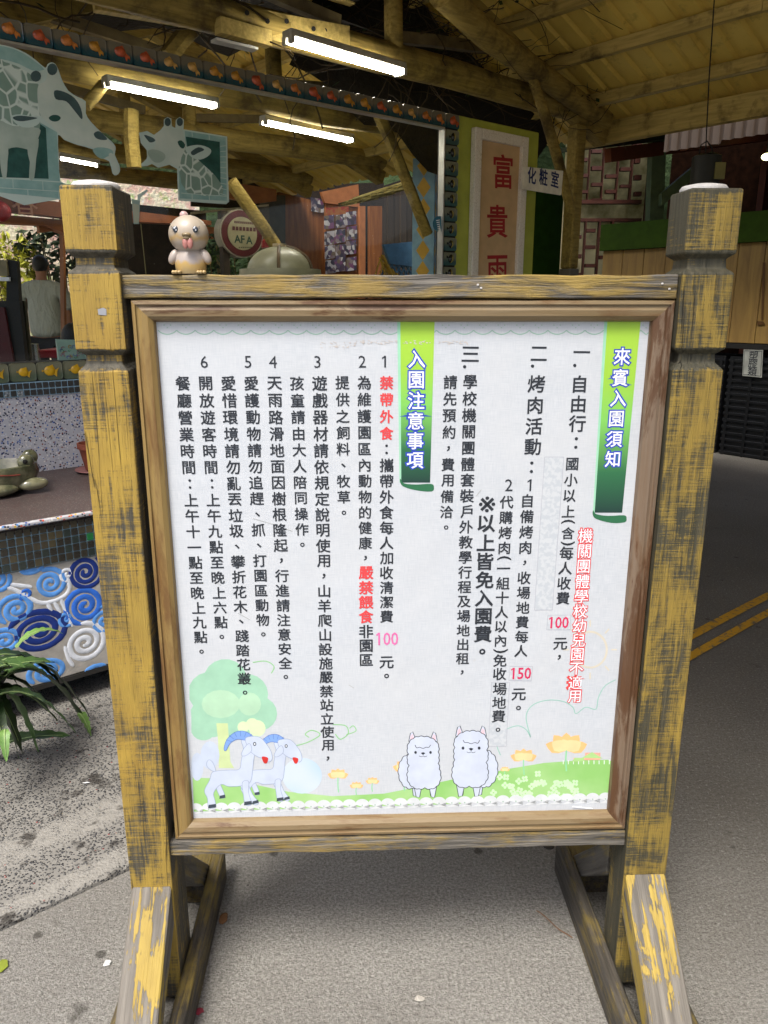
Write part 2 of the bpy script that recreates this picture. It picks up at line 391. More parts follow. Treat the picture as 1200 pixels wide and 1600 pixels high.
# tree
TR1 = INK('ink_tree', '#9cc8ac'); TR2 = INK('ink_tree_light', '#aed2b2'); TRK = INK('ink_trunk', '#c3d39c')
tree = []
for x, y, r in ((328, 1082, 34), (352, 1062, 34), (385, 1085, 34), (405, 1115, 28), (330, 1120, 34), (365, 1110, 45), (318, 1138, 20)):
    tree.append([(x + r * cos(a * pi / 9), y + r * .95 * sin(a * pi / 9)) for a in range(18)])
for c in tree[:]: ink_shape('printed_tree', [(max(x, 296 if y < 1120 else 299), y) for x, y in c], TR1)
ink_shape('printed_tree', [(x, y) for x, y in [(345 + 30 * cos(a * pi / 8), 1100 + 22 * sin(a * pi / 8)) for a in range(16)]], TR2)
ink_shape('printed_tree', [(x, y) for x, y in [(390 + 18 * cos(a * pi / 8), 1100 + 18 * sin(a * pi / 8)) for a in range(16)]], TR2)
ink_shape('printed_trunk', [(338, 1130), (356, 1130), (360, 1190), (366, 1200), (342, 1200), (341, 1160)], TRK)
for x, y, r in ((402, 1138, 13), (380, 1136, 9), (394, 1132, 10)): ink_shape('printed_bush', [(x + r * cos(a * pi / 8), y + r * sin(a * pi / 8)) for a in range(16)], INK('ink_bush', '#cfe8b4'))
# pale balloon shapes
SKY1 = NT('ink_pale_blue', .45); SKY1.col(SKY1.mix(SKY1.ramp(SKY1.noise(7, 1), (.35, 0), (.6, 1)), '#a9c6d8', '#c6d2de')); SKY1 = SKY1.m
ink_shape('printed_bubble', [(472 + 31 * cos(a * pi / 12), 1212 + 28 * sin(a * pi / 12)) for a in range(24)], SKY1)
for x, y, rx, ry in ((328, 1180, 15, 22), (308, 1198, 10, 22)): ink_shape('printed_bubble', [(max(299, x + rx * cos(a * pi / 8)), y + ry * sin(a * pi / 8)) for a in range(16)], CLOUD)
lines = MB()
for pts in ([(829, 1152), (822, 1120), (832, 1102), (855, 1094), (880, 1096), (895, 1105), (900, 1115), (915, 1105), (931, 1108), (935, 1090), (945, 1072), (962, 1062)],
            [(782, 1180), (776, 1160), (788, 1142), (808, 1134), (822, 1140), (829, 1152)]):
    ink_stroke(lines, pts, .0018, .0006)
lines.build('printed_cloud_outline', TEAL, poster)
vine = MB()
ink_stroke(vine, [(458, 1166), (480, 1160), (500, 1148), (487, 1141), (477, 1147), (483, 1152)], .002, .0007)
ink_stroke(vine, [(520, 1132), (540, 1134), (544, 1146), (532, 1155), (524, 1147)], .002, .0007); ink_stroke(vine, [(541, 1148), (556, 1142), (552, 1134), (546, 1138)], .0018, .0007)
ink_stroke(vine, [(395, 1035), (415, 1033), (428, 1041), (424, 1052)], .0018, .0007)
vine.build('printed_vine', INK('ink_vine', '#8cc486'), poster)
sunp = MB(); ink_stroke(sunp, [(922 + 26 * cos(a * pi / 8), 1015 + 28 * sin(a * pi / 8)) for a in range(16)], .004, .0006, closed=True)
for a in range(8):
    ink_stroke(sunp, [(922 + 33 * cos(a * pi / 4), 1015 + 36 * sin(a * pi / 4)), (922 + 42 * cos(a * pi / 4), 1015 + 46 * sin(a * pi / 4))], .003, .0006, smooth=False)
sunp.build('printed_sun', INK('ink_pale_sun', '#cfc8b6'), poster)
# lotus flowers
ORG1 = INK('ink_orange', '#eebb7c'); ORG2 = INK('ink_orange_light', '#f2cf9a'); STEM = INK('ink_stem', '#8fcf9c')
def lotus(x, y, r, stem, tilt=0):
    st = MB(); ink_stroke(st, [(x, y + r * .4), (x - 1 + tilt, y + stem * .6), (x + tilt, y + stem)], .0012 + r * .00006, .0006 + .00001 * r); st.build('printed_stem', STEM, poster)
    for a, l, mm in ((-70, 1, ORG1), (70, 1, ORG1), (-35, 1, ORG1), (35, 1, ORG1), (0, .95, ORG1), (-55, .8, ORG2), (55, .8, ORG2), (-15, .62, ORG2), (20, .6, ORG2)):
        a = radians(a); ux, uy = sin(a), -cos(a); vx, vy = cos(a), sin(a); bx, by = x, y + r * .42
        L = r * l * 1.15; Wd = r * .34
        ink_shape('printed_petal', [(bx + ux * L * t + vx * Wd * w, by + uy * L * t * .85 + vy * Wd * w) for t, w in ((0, 0), (.3, .75), (.6, 1), (.85, .5), (1, 0), (.85, -.5), (.6, -1), (.3, -.75))], mm)
lotus(885, 1160, 30, 45); lotus(818, 1179, 19, 32, 1); lotus(789, 1201, 7, 16); lotus(528, 1208, 15, 30, 1); lotus(557, 1226, 10, 16); lotus(582, 1219, 10, 18); lotus(632, 1196, 17, 40)
# farmhouse, fence, bushes, clover
HOUSE = INK('ink_house', '#e8a890'); ROOFI = INK('ink_roof', '#a9cf86')
ink_shape('printed_house', [(896, 1188), (938, 1187), (938, 1176), (914, 1177), (914, 1184), (896, 1184)], HOUSE)
ink_shape('printed_house', [(914, 1186), (934, 1186), (934, 1176), (914, 1176)], HOUSE); ink_shape('printed_roof', [(912, 1184), (898, 1184), (893, 1190), (914, 1189)], ROOFI)
ink_shape('printed_roof', [(909, 1184), (925, 1175), (942, 1185)], ROOFI)
fe = MB()
for i in range(10): ink_stroke(fe, [(880 + i * 8, 1188 - (i > 8)), (880 + i * 8, 1194)], .0012, .0008, smooth=False)
fe.build('printed_fence', WHITE, poster)
rr = random.Random(3); cl = MB()
for i in range(46):
    x, y = (rr.uniform(770, 850), rr.uniform(1205, 1245)) if i < 26 else (rr.uniform(855, 905), rr.uniform(1222, 1245))
    if y < 1245 - (x - 760) * .45 + 0 and i < 26 and y < 1212: continue
    for a in range(4):
        cx, cy = x + 3.2 * cos(a * pi / 2 + i), y + 3.2 * sin(a * pi / 2 + i)
        q = [P(cx + 2.4 * cos(k * pi / 4), cy + 2.4 * sin(k * pi / 4)) for k in range(8)]
        cl.poly([ib(u, v, .00075 + i * .000004 + a * .000001) for u, v in q])
cl.build('printed_clover', INK('ink_clover', '#c6ecb9'), poster)['kind'] = 'stuff'
# ribbons
def ribbon_mat(nm, z0, z1):
    t = NT(nm, .4); z = t.sep(t.tc.outputs['Object'], 2)
    f = t.math('DIVIDE', t.math('SUBTRACT', z, z0), z1 - z0, True)
    t.col(t.ramp(f, (0, '#1f3c36'), (.22, '#2f6a45'), (.5, '#7cc25a'), (.72, '#98c640'), (1, '#a5ce44'))); return t.m
z = P(950, 800)[1]; RM1 = ribbon_mat('ribbon_green', z, 1.3415)
z = P(650, 755)[1]; RM2 = ribbon_mat('ribbon_green_short', z, 1.3415)
def ribbon(px, roll, m):
    q = [P(*p) for p in px]; q = [(u, min(v, PT - .0003)) for u, v in q]
    mb = MB(); mb.poly([ib(u, v, .0010) for u, v in q]); mb.build('printed_ribbon', m, poster)
    ink_shape('printed_ribbon_roll', roll, INK('ink_roll', '#2f6a48'), 3, lay=.00104)
    e = MB(); e.poly([ib(u, v, .0009) for u, v in [(q[0][0] - .005, q[0][1]), q[0], q[3], (q[3][0] - .003, q[3][1])]]); e.build('printed_ribbon_edge', INK('ink_ribbon_edge', '#9ad0b0'), poster)
ribbon([(949, 501), (1001, 501), (972, 801), (929, 801)], [(927, 797), (931, 803), (950, 806), (975, 805), (979, 810), (976, 816), (955, 817), (932, 811), (926, 804)], RM1)
ribbon([(625.5, 503), (679, 503), (672, 754), (627, 754)], [(626, 748), (631, 755), (650, 757), (674, 756), (678, 762), (674, 768), (650, 766), (630, 760), (625, 752)], RM2)
# pasted blank strips and price patches
PATCH = NT('pasted_patch', .35); PATCH.col(PATCH.mix(PATCH.ramp(PATCH.noise(120, 2), (.45, 0), (.55, 1)), '#b8bec3', '#c4c8cb')); PATCH = PATCH.m
PEDGE = INK('patch_edge', '#a9abb4')
def patch(px, lay=.0011):
    q = [P(*p) for p in px]; MB().poly([ib(u, v, lay) for u, v in q]).build('pasted_patch', PATCH, poster)
    e = MB()
    for i in range(4):
        a, b = Vector((*q[i], 0)), Vector((*q[(i + 1) % 4], 0)); d = (b - a).normalized(); nn = Vector((-d.y, d.x, 0)) * .0004
        e.loft([[ib((a + nn).x, (a + nn).y, lay + .00005), ib((a - nn).x, (a - nn).y, lay + .00005)], [ib((b + nn).x, (b + nn).y, lay + .00005), ib((b - nn).x, (b - nn).y, lay + .00005)]], close=False, caps=False)
    e.build('patch_border', PEDGE, poster)
patch([(851, 714), (881, 714), (863, 953), (835, 953)]); patch([(856, 961), (892, 961), (891, 984), (854, 984)])
patch([(797, 1041), (832, 1041), (830, 1064), (795, 1063)]); patch([(768, 1066), (796, 1066), (791, 1166), (763, 1166)])
# lace along top and bottom
lace = MB(); lace2 = MB(); dots = MB()
for i in range(27):
    x0 = 247 + i * 29.0; x1 = x0 + 29
    if x1 > 1018: x1 = 1018
    ink_stroke(lace, [(x0, 516), (x0 + 5, 520), ((x0 + x1) / 2, 522.5), (x1 - 5, 520), (x1, 516)], .0017, .0006, k=3)
    for dx, dy in ((-5, 0), (5, 0), (0, 4)): dots.poly([ib(*[c for c in q], .0006) for q in [P((x0 + x1) / 2 + dx + 1.3 * cos(k * pi / 3), 508 + dy + 1.0 * sin(k * pi / 3)) for k in range(6)]])
for i in range(33):
    x = 306 + i * 20; y = 1262 - (x - 302) * .0262
    q = [P(min(max(x + 11 * cos(k * pi / 10), 302.5), 954), min(y + 2 - 9 * sin(k * pi / 10), 1272)) for k in range(11)] ; q += [P(min(x + 11, 954), 1270.5 - (x + 9 - 302) * .0262), P(max(x - 11, 302.5), 1272 - (x - 9 - 302) * .0262)]
    lace2.poly([ib(u, v, .00105 + .000006 * (i % 5)) for u, v in q])
    dots.poly([ib(*c, .0013) for c in [P(x + 1.2 * cos(k * pi / 3), y + 3 + 1.2 * sin(k * pi / 3)) for k in range(6)]])
lace.build('printed_lace', INK('ink_lace', '#92b3a2'), poster); lace2.build('printed_lace', INK('ink_lace_white', '#d3d7d8'), poster); dots.build('printed_dots', INK('ink_dots', '#9db8a6'), poster)
# ---- alpacas
FUR = INK('ink_fur', '#c6cedd'); LINE = INK('ink_line', '#2c3038'); PK = INK('ink_ear', '#e6c3cc')
def scallop(cx, cy, rx, ry, n, a0=0, a1=2 * pi, amp=.05):
    out = []; N = n * 5
    for i in range(N):
        a = a0 + (a1 - a0) * i / N; f = 1 + amp * (abs(sin(n * (i / N) * pi)) - .5)
        out.append((cx + rx * f * cos(a), cy + ry * f * sin(a)))
    return out
def outlined(px, lay, w=.0014, fill=FUR, nm='printed_alpaca'):
    q = [P(*p) for p in px]; MB().poly([ib(u, v, lay) for u, v in q]).build(nm, fill, poster)
    mb = MB(); ink_stroke(mb, px, w, lay + .00003, closed=True, smooth=False); mb.build(nm + '_outline', LINE, poster)
def alpaca(x, y, k, m=1):
    X = lambda dx, dy: (x + dx * k * m, y + dy * k)
    lay = .0012
    for dx in (-16, 14): outlined([X(dx - 5, 34), X(dx + 5, 34), X(dx + 3, 50), X(dx - 2, 51)], lay)
    bx, by = X(22, 8)
    outlined(scallop(bx, by, 21 * k, 30 * k, 13, amp=.07), lay + .00006)
    for dx in (-18, 8): outlined([X(dx - 6, 32), X(dx + 8, 32), X(dx + 4, 52), X(dx - 2, 53)], lay + .00012)
    for s in (-1, 1): outlined([X(s * 12, -46), X(s * 15 + s * 3, -61), X(s * 22, -58), X(s * 25, -44)], lay + .00018)
    for s in (-1, 1): q = [P(*p) for p in [X(s * 15, -47), X(s * 18, -57), X(s * 21.5, -54), X(s * 22, -45)]]; MB().poly([ib(u, v, lay + .00023) for u, v in q]).build('printed_alpaca_ear', PK, poster)
    body = []
    for dx, dy in ((-2, -52), (8, -52), (17, -49), (24, -42), (27, -32), (25, -22), (27, -12), (24, -2), (26, 8), (27, 18), (24, 28), (17, 35), (7, 38), (-3, 36), (-14, 38), (-23, 34), (-29, 25), (-30, 14), (-28, 4), (-26, -6), (-27, -16), (-26, -26), (-27, -35), (-22, -44), (-13, -50)): body.append(X(dx, dy))
    fine = []
    for i in range(len(body)):
        p, q = Vector(body[i]), Vector(body[(i + 1) % len(body)]); nn = Vector(((q - p).y, -(q - p).x)) * .18
        for j in range(5): t = j / 5; c = p.lerp(q, t) + nn * sin(pi * t) * m; fine.append((c.x, c.y))
    outlined(fine, lay + .00028)
    mb = MB(); ink_stroke(mb, [X(-13, -38), X(-10, -34), X(-5, -34), X(0, -32), X(6, -34), X(11, -33), X(14, -38)], .0012, lay + .00034)
    ink_stroke(mb, [X(-7, -19), X(-3, -17.5), X(0, -19), X(3, -17.5), X(7, -19)], .001, lay + .00034)
    for s in (-1, 1):
        mb.poly([ib(*P(*p), lay + .00035) for p in [X(s * 13 + 2.3 * cos(a * pi / 5), -25 + 2.6 * sin(a * pi / 5)) for a in range(10)]])
    mb.poly([ib(*P(*p), lay + .00036) for p in [X(-4, -24), X(0, -25.5), X(4, -24), X(0, -20.5)]])
    mb.build('printed_alpaca_face', LINE, poster)
alpaca(661, 1198, .9, -1); alpaca(736, 1193, .97, 1)
# ---- goats
GT = INK('ink_goat', '#c2ccdd'); GLN = INK('ink_goat_line', '#8f9db8'); HORN = INK('ink_horn', '#7c9fdb'); HLN = INK('ink_horn_line', '#4b6fb0'); HOOF = INK('ink_hoof', '#3c4650'); MOUTH = INK('ink_mouth', '#c8342f')
def gshape(px, m, lay, ol=GLN, w=.0009, k=4, nm='printed_goat'):
    pts = smoothpts([Vector((*p, 0)) for p in px], k); px2 = [(p.x, p.y) for p in pts]
    MB().poly([ib(*P(*p), lay) for p in px2]).build(nm, m, poster)
    if ol: mb = MB(); ink_stroke(mb, px2, w, lay + .00003, closed=True, smooth=False); mb.build(nm + '_outline', ol, poster)
def goat(x, y, k, lay, back=False):
    X = lambda q: [(x + (a) * k, y + (b) * k) for a, b in q]
    gshape(X([(30, 78), (34, 70), (46, 95), (52, 112), (44, 114), (36, 98)]), GT, lay)
    gshape(X([(82, 90), (96, 88), (106, 108), (118, 124), (110, 128), (100, 118)]), GT, lay)
    gshape(X([(28, 45), (20, 40), (16, 50), (24, 60), (34, 62)]), GT, lay + .00002)
    gshape(X([(34, 62), (60, 60), (80, 58), (84, 40), (88, 18), (84, 2), (98, -2), (114, 0), (118, 12), (112, 20), (108, 40), (106, 60), (102, 82), (88, 90), (60, 92), (44, 88), (30, 104), (32, 118), (34, 132), (20, 134), (18, 116), (12, 100), (22, 80), (26, 66)]), GT, lay + .00006)
    gshape(X([(86, 84), (98, 82), (98, 104), (104, 126), (92, 128), (88, 108)]), GT, lay + .0001)
    for a, b in (((20, 128), (34, 126)), ((90, 122), (104, 120))): gshape(X([a, b, (b[0] + 1, b[1] + 7), (a[0] - 1, a[1] + 7)]), HOOF, lay + .00014, None, k=1)
    for a, b in (((42, 110), (52, 108)), ((106, 121), (117, 118))): gshape(X([a, b, (b[0] + 1, b[1] + 6), (a[0] - 1, a[1] + 6)]), HOOF, lay + .00005, None, k=1)
    gshape(X([(106, -6), (90, -16), (72, -14), (56, 0), (50, 18), (54, 22), (62, 8), (76, 0), (92, 2), (104, 2)]), HORN, lay + .00016, HLN)
    mb = MB()
    for i in range(6): a = radians(200 + i * 22); c = (x + (84) * k, y + 10 * k); ink_stroke(mb, [(c[0] + 20 * k * cos(a), c[1] + 16 * k * sin(a)), (c[0] + 32 * k * cos(a), c[1] + 27 * k * sin(a))], .0007, lay + .0002, smooth=False)
    mb.build('printed_horn_rings', HLN, poster)
    gshape(X([(92, -2), (106, -6), (120, -4), (132, 8), (142, 24), (144, 38), (138, 44), (128, 38), (116, 34), (104, 26), (96, 14)]), GT, lay + .00022)
    gshape(X([(100, 8), (90, 16), (84, 30), (92, 32), (104, 22)]), GT, lay + .00026)
    gshape(X([(124, 34), (136, 36), (134, 46), (128, 46)]), MOUTH, lay + .0003, None)
    gshape(X([(110 + 3.4 * cos(a), 9 + 4 * sin(a)) for a in [i * pi / 4 for i in range(8)]]), HOOF, lay + .0003, None, k=1)
    gshape(X([(110 + 1.6 * cos(a), 9 + 1.9 * sin(a)) for a in [i * pi / 4 for i in range(8)]]), WHITE, lay + .00034, None, k=1)
goat(368, 1159, .72, .0012); goat(310, 1155, .80, .0017)
# ---- lettering of the poster: (text, first centre, last centre, glyph size in photo pixels)
def column(txt, x0, y0, x1, y1, m=BLACK, px=21.5, off=.017, bev=0, sx=1.0, lay=.0016, name='printed_text', ol=None, olb=0, olm=None):
    a, b = Vector(P(x0, y0)), Vector(P(x1, y1)); n = len(txt)
    size = px / FPX * 1.27
    yc = (y0 + y1) / 2
    sc_ = (Vector(P(600, yc + 5)) - Vector(P(600, yc - 5))).length / 10; size = px * sc_
    mb = MB(); mo = MB()
    for i, ch in enumerate(txt):
        if ch == ' ': continue
        c = a.lerp(b, i / (n - 1) if n > 1 else 0)
        s = size
        o = off
        if ch == '※': s = size * 1.55; o = .004
        put_glyph(mb, {'（': '(', '）': ')'}.get(ch, ch), surf, c.x, c.y, s, o, bev, sx, lay)
        if olm: put_glyph(mo, ch, surf, c.x, c.y, s, 0, olb, sx, lay - .0003)
    o = mb.build(name, m, poster)
    if olm: mo.build(name + '_outline', olm, poster)
    return o
def turned(ch, x, y, px):                             # round bracket turned for vertical writing
    vs, fs = glyph(ch, .02); c = P(x, y); sc_ = (Vector(P(600, y + 5)) - Vector(P(600, y - 5))).length / 10; s = px * sc_
    MB().add([surf(c[0] + yy * s, c[1] - xx * s, .0016) for xx, yy, zz in vs], fs).build('printed_text', BLACK, poster)
column('來賓入園須知', 972, 557, 957, 717, WHITE, 28, .012, 0, .95, .0018, 'printed_title', olb=.085, olm=BLUE)
column('入園注意事項', 651, 561, 648.5, 719.4, WHITE, 29, .012, 0, .95, .0018, 'printed_title', olb=.085, olm=BLUE)
column('機關團體學校幼兒園不適用', 915, 837, 897.5, 1088, WHITE, 23, .004, 0, .95, .0020, 'printed_notice', olb=.062, olm=RED)
def dash(rows):
    mb = MB()
    for x0, x1, y in rows: ink_stroke(mb, [(x0, y), (x1, y + .3)], .0032, .0016, smooth=False)
    mb.build('printed_numeral', BLACK, poster)
dash([(896, 922, 550)]); dash([(831, 854, 543), (829, 854, 562)]); dash([(723, 748, 543), (724, 746.5, 552.5), (721, 748, 563.5)])
for x, y in ((898, 571), (832, 572), (726, 573)):
    MB().poly([surf(*[c for c in P(x + 2.6 * cos(k * pi / 6), y + 2.6 * sin(k * pi / 6))], .0012) for k in range(12)]).build('printed_dot', BLACK, poster)
column('自由行：', 905.5, 600, 900, 692, px=28); column('烤肉活動：', 838, 600, 830.5, 730, px=28)
column('國小以上', 894, 725, 888, 799); turned('(', 887.6, 815, 22); column('含', 887.4, 833, 887.4, 833, px=20); turned(')', 887, 849, 22); column('每人收費', 885, 864, 879.5, 934.6)
column('元，', 875.4, 1006, 873.8, 1027); column('自備烤肉，收場地費每人', 824, 782.4, 814, 1017, px=21); column('元。', 810.5, 1085, 810, 1106)
column('代購烤肉', 791.5, 784.6, 788, 856, px=21); turned('(', 787.7, 872, 22); column('一組十人以內', 786.7, 888, 782, 1001, px=20.5); turned(')', 782, 1017, 22)
column('免收', 781, 1032, 780.7, 1053, px=20.5); column('場地費。', 780.7, 1076.5, 778, 1140, px=20.5)
column('※以上皆免入園費。', 761, 788, 753.5, 1018, px=28, off=.024)
column('學校機關團體套裝戶外教學行程及場地出租，', 734.5, 596.5, 722, 1050.5, px=21.5); column('請先預約，費用備洽。', 703.7, 597, 697, 824, px=21.5)
column('禁帶外食', 604, 598, 604, 677, RED, off=.026); column('：攜帶外食每人加收清潔費', 604, 702, 604, 963.2); column('元。', 604, 1035, 604, 1056)
column('為維護園區內動物的健康，', 569, 598, 571, 872); column('嚴禁餵食', 572, 895, 572, 963.5, RED, off=.026); column('非園區', 572, 986.5, 572.5, 1031)
column('提供之飼料、牧草。', 535, 598, 537.4, 801); column('遊戲器材請依規定說明使用，山羊爬山設施嚴禁站立使用，', 499.4, 599, 512.4, 1185)
column('孩童請由大人陪同操作。', 464, 599, 472.5, 851); column('天雨路滑地面因樹根隆起，行進請注意安全。', 429, 599, 446.6, 1057.5)
column('愛護動物請勿追趕、抓、打園區動物。', 392.7, 599, 411.5, 991); column('愛惜環境請勿亂丟垃圾、攀折花木、踐踏花叢。', 357, 599, 383, 1082)
column('開放遊客時間：上午九點至晚上六點。', 321.4, 599, 346.6, 995); column('餐廳營業時間：上午十一點至晚上九點。', 285.8, 599, 315, 1018)
def number(txt, x, y, px, m=BLACK, off=0.0, sx=1.0, lay=.0016):
    sc_ = (Vector(P(600, y + 5)) - Vector(P(600, y - 5))).length / 10; mb = MB(); c = P(x, y); put_glyph(mb, txt, surf, c[0], c[1], px * sc_, off, 0, sx, lay); mb.build('printed_number', m, poster)
for t_, x, y in (('1', 600, 565), ('2', 566, 565), ('3', 496, 565.5), ('4', 426.4, 565.5), ('5', 387.5, 565.5), ('6', 319, 565.5), ('1', 827, 758), ('2', 795, 758)): number(t_, x, y, 27)
number('100', 873, 972.6, 25, PINK, .016, .82); number('150', 814, 1052, 25, PINK, .016, .82); number('100', 605, 998, 28, PINK2, .008, .8)
# tape residue and scratches
res = MB(); rr = random.Random(11)
for i in range(120):
    x = rr.choice([rr.uniform(500, 620), rr.uniform(500, 620), rr.uniform(630, 675), rr.uniform(685, 730)]); y = rr.uniform(532, 538) + (rr.uniform(0, 9) if 500 < x < 555 else 0)
    w, h = rr.uniform(.8, 3), rr.uniform(.4, 1.2)
    res.poly([surf(*P(x + dx * w, y + dy * h), .0012 + i * 2e-6) for dx, dy in ((-1, -.4), (.2, -1), (1, .2), (.1, 1))])
res.build('tape_residue', INK('residue', '#c6bfb8'), poster)
scr = MB()
for q in ([(395, 810), (430, 820)], [(434, 822), (457, 830)], [(752, 765), (744, 775)], [(330, 905), (345, 914)], [(545, 1070), (553, 1075)], [(372, 958), (390, 968)]): ink_stroke(scr, q, .0012, .0012, smooth=False)
scr.build('scratch', INK('scratch', '#aeb0ae'), poster)
MB().slab([bw(*P(895, 1258), .003), bw(*P(925, 1260.5), .004), bw(*P(925, 1262), .004), bw(*P(893, 1259.3), .003)], bw(0, 0, .0004)).build('loose_strip', WHITE, poster)
# ================================================================== SETTING: GROUND
def hz(x, y, z, F=GF): return hit(x, y, F, 2, z)
t = NT('concrete_ground', .85, spec=.25)
sp = t.noise(420, 3); md = t.noise(60, 5); lg = t.noise(1.6, 5)
c = t.mix(t.ramp(t.noise(150, 4, None, .7), (.32, 0), (.66, 1)), '#74716b', '#bfbcb4'); c = t.mix(t.ramp(sp, (.30, 1), (.42, 0)), c, '#4a4741')
c = t.mix(t.ramp(sp, (.64, 0), (.72, .6)), c, '#c9c5bd'); c = t.mix(t.ramp(lg, (.4, 0), (.7, .45)), c, '#6f6a62')
c = t.mix(t.ramp(t.noise(7, 6), (.66, 0), (.72, .65)), c, '#4a463f'); c = t.mix(t.ramp(t.vor(5.5), (.05, .7), (.075, 0)), c, '#3d3932')
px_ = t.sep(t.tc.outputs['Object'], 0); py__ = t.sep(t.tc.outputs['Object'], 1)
right_shade = t.math('ADD', t.math('ADD', t.math('MULTIPLY', px_, .766), t.math('MULTIPLY', py__, .643)), t.math('MULTIPLY', t.math('SUBTRACT', t.noise(1.3, 5), .5), 1.6))
c = t.mix(t.math('MULTIPLY', t.ramp(t.math('MULTIPLY', right_shade, .2), (.20, 0), (.42, 1)), .62), c, '#4d473d')  # roof shade towards the right, painted into the concrete colour
c = t.mix(t.ramp(t.noise(95, 6, None, .75), (.56, 0), (.66, .5)), c, '#c4c2bc'); c = t.mix(t.ramp(t.vor(170), (.10, .55), (.17, 0)), c, '#3d3b37')
t.col(c).bump(t.math('ADD', t.noise(260, 5, None, .7), t.math('MULTIPLY', md, .8)), 1.0, .009); M_conc = t.m
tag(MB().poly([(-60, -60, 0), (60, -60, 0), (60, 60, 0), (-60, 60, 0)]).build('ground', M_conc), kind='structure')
t = NT('pebble_concrete', .7, spec=.35)
v = t.vor(150); vc = t.vor(150, out='Color'); n_ = t.noise(3, 5)
peb = t.ramp(t.sep(vc, 0), (0, '#26272a'), (.35, '#4a4b4e'), (.6, '#77756f'), (.85, '#37393c'), (1, '#96938c'))
peb = t.mix(t.ramp(t.sep(vc, 1), (.985, 0), (.99, 1), const=True), peb, '#8a2f2c')
cem = t.mix(t.noise(40, 5), '#6f6d68', '#8f8c85')
c = t.mix(t.ramp(v, (.36, 0), (.48, 1)), peb, cem)
bco = t.sep(t.tc.outputs['Object'], 1); wob = t.math('MULTIPLY', t.math('SUBTRACT', t.noise(5, 4), .5), .10); bb = t.math('ADD', bco, wob)
band = t.ramp(t.math('MULTIPLY', t.math('SUBTRACT', bb, 1.64), 1.6), (.02, 0), (.05, 1), (.11, 1), (.15, 0), (.30, 0), (.36, 1), (.44, 1), (.50, 0))
band = t.math('MULTIPLY', band, t.ramp(t.noise(30, 5), (.3, .3), (.55, 1)))
c = t.mix(band, c, '#8f8c85'); c = t.mix(t.ramp(t.noise(9, 6, None, .65), (.57, 0), (.64, .85)), c, '#2b2722')
t.col(c).bump(t.mix(band, t.ramp(v, (.2, 1), (.5, 0)), t.noise(120, 3)), .8, .005)
pf = MB(); pf.box(-4, 2.35, 1.65, 4.6, -.2, .014); tag(pf.build('pebble_paving', t.m, bevel=.004, F=GF), kind='structure')
# painted yellow lines on the far ground
t = NT('road_yellow', .7); t.col(t.mix(t.ramp(t.noise(40, 6, None, .7), (.52, 0), (.62, 1)), '#b98c1e', '#5f574a')); M_yl = t.m
for b0, b1 in ((1.345, 1.385), (1.44, 1.485)):
    m = MB(); k = 40
    m.loft([[(2.3 + i * .3, b0 + .012 * sin(i * .4), .004), (2.3 + i * .3, b1 + .012 * sin(i * .4), .004)] for i in range(k)], close=False, caps=False)
    tag(m.build('painted_line', M_yl, F=GF), kind='structure')
# small litter on the ground
def litter(name, x, y, r, m, label, cat, z=.003, el=1.0):
    p = hz(x, y, 0, WF); rr = random.Random(int(x)); n = 9
    pts = [p + Vector((r * cos(i * 2 * pi / n) * rr.uniform(.6, 1.1), r * el * sin(i * 2 * pi / n) * rr.uniform(.6, 1.1), z + rr.uniform(0, .002))) for i in range(n)]
    return tag(MB().slab([tuple(q - p) for q in pts], (0, 0, .0012)).build(name, m, F=Matrix.Translation(p)), label, cat)
lf = plain('dry_leaf', '#7a5636', .7)
litter('dry_leaf', 349, 1437, .012, lf, 'small dry brown leaf on the concrete right of the left foot of the board', 'leaf', el=1.8)
litter('paint_blob', 311, 1583, .010, plain('red_blob', '#8f3040', .6), 'dark red blob on the concrete at the bottom edge of the photo', 'blob')
litter('paper_scrap', 167, 1508, .010, plain('paper_scrap', '#c9c9c5', .8), 'small crumpled white paper scrap on the concrete left of the board', 'paper')
litter('stone_chip', 655, 1563, .012, plain('chip', '#b4afa5', .8, bump=.5), 'pale stone chip bedded in the concrete in front of the board', 'stone', el=.6)
litter('green_leaf', 2, 1512, .014, plain('green_leaf', '#7f8a2e', .6), 'small yellow green leaf lying at the left edge on the concrete', 'leaf', el=1.6)
litter('paper_strip', 136, 1232, .012, plain('strip', '#dcdcdc', .6), 'short white paper strip lying on the pebble paving', 'paper', .018, .25)
q = hz(895, 1470, 0, WF); q0 = hz(838, 1425, 0, WF)
tag(MB().tube([tuple(q0.lerp(q, i / 8) + Vector((0, .004 * sin(i), .004))) for i in range(9)], .0012, 5).build('dry_twig', lf), 'thin dark twig lying on the concrete by the right foot of the board', 'twig')
q = hz(857, 1322, 0, WF)
tag(MB().lathe([(.001, .001), (.015, .001), (.014, .004), (.001, .005)], q, 14).build('bottle_cap', plain('rusty_cap', '#3d3a36', .6)), 'flat dark round cap on the concrete behind the right foot', 'cap')

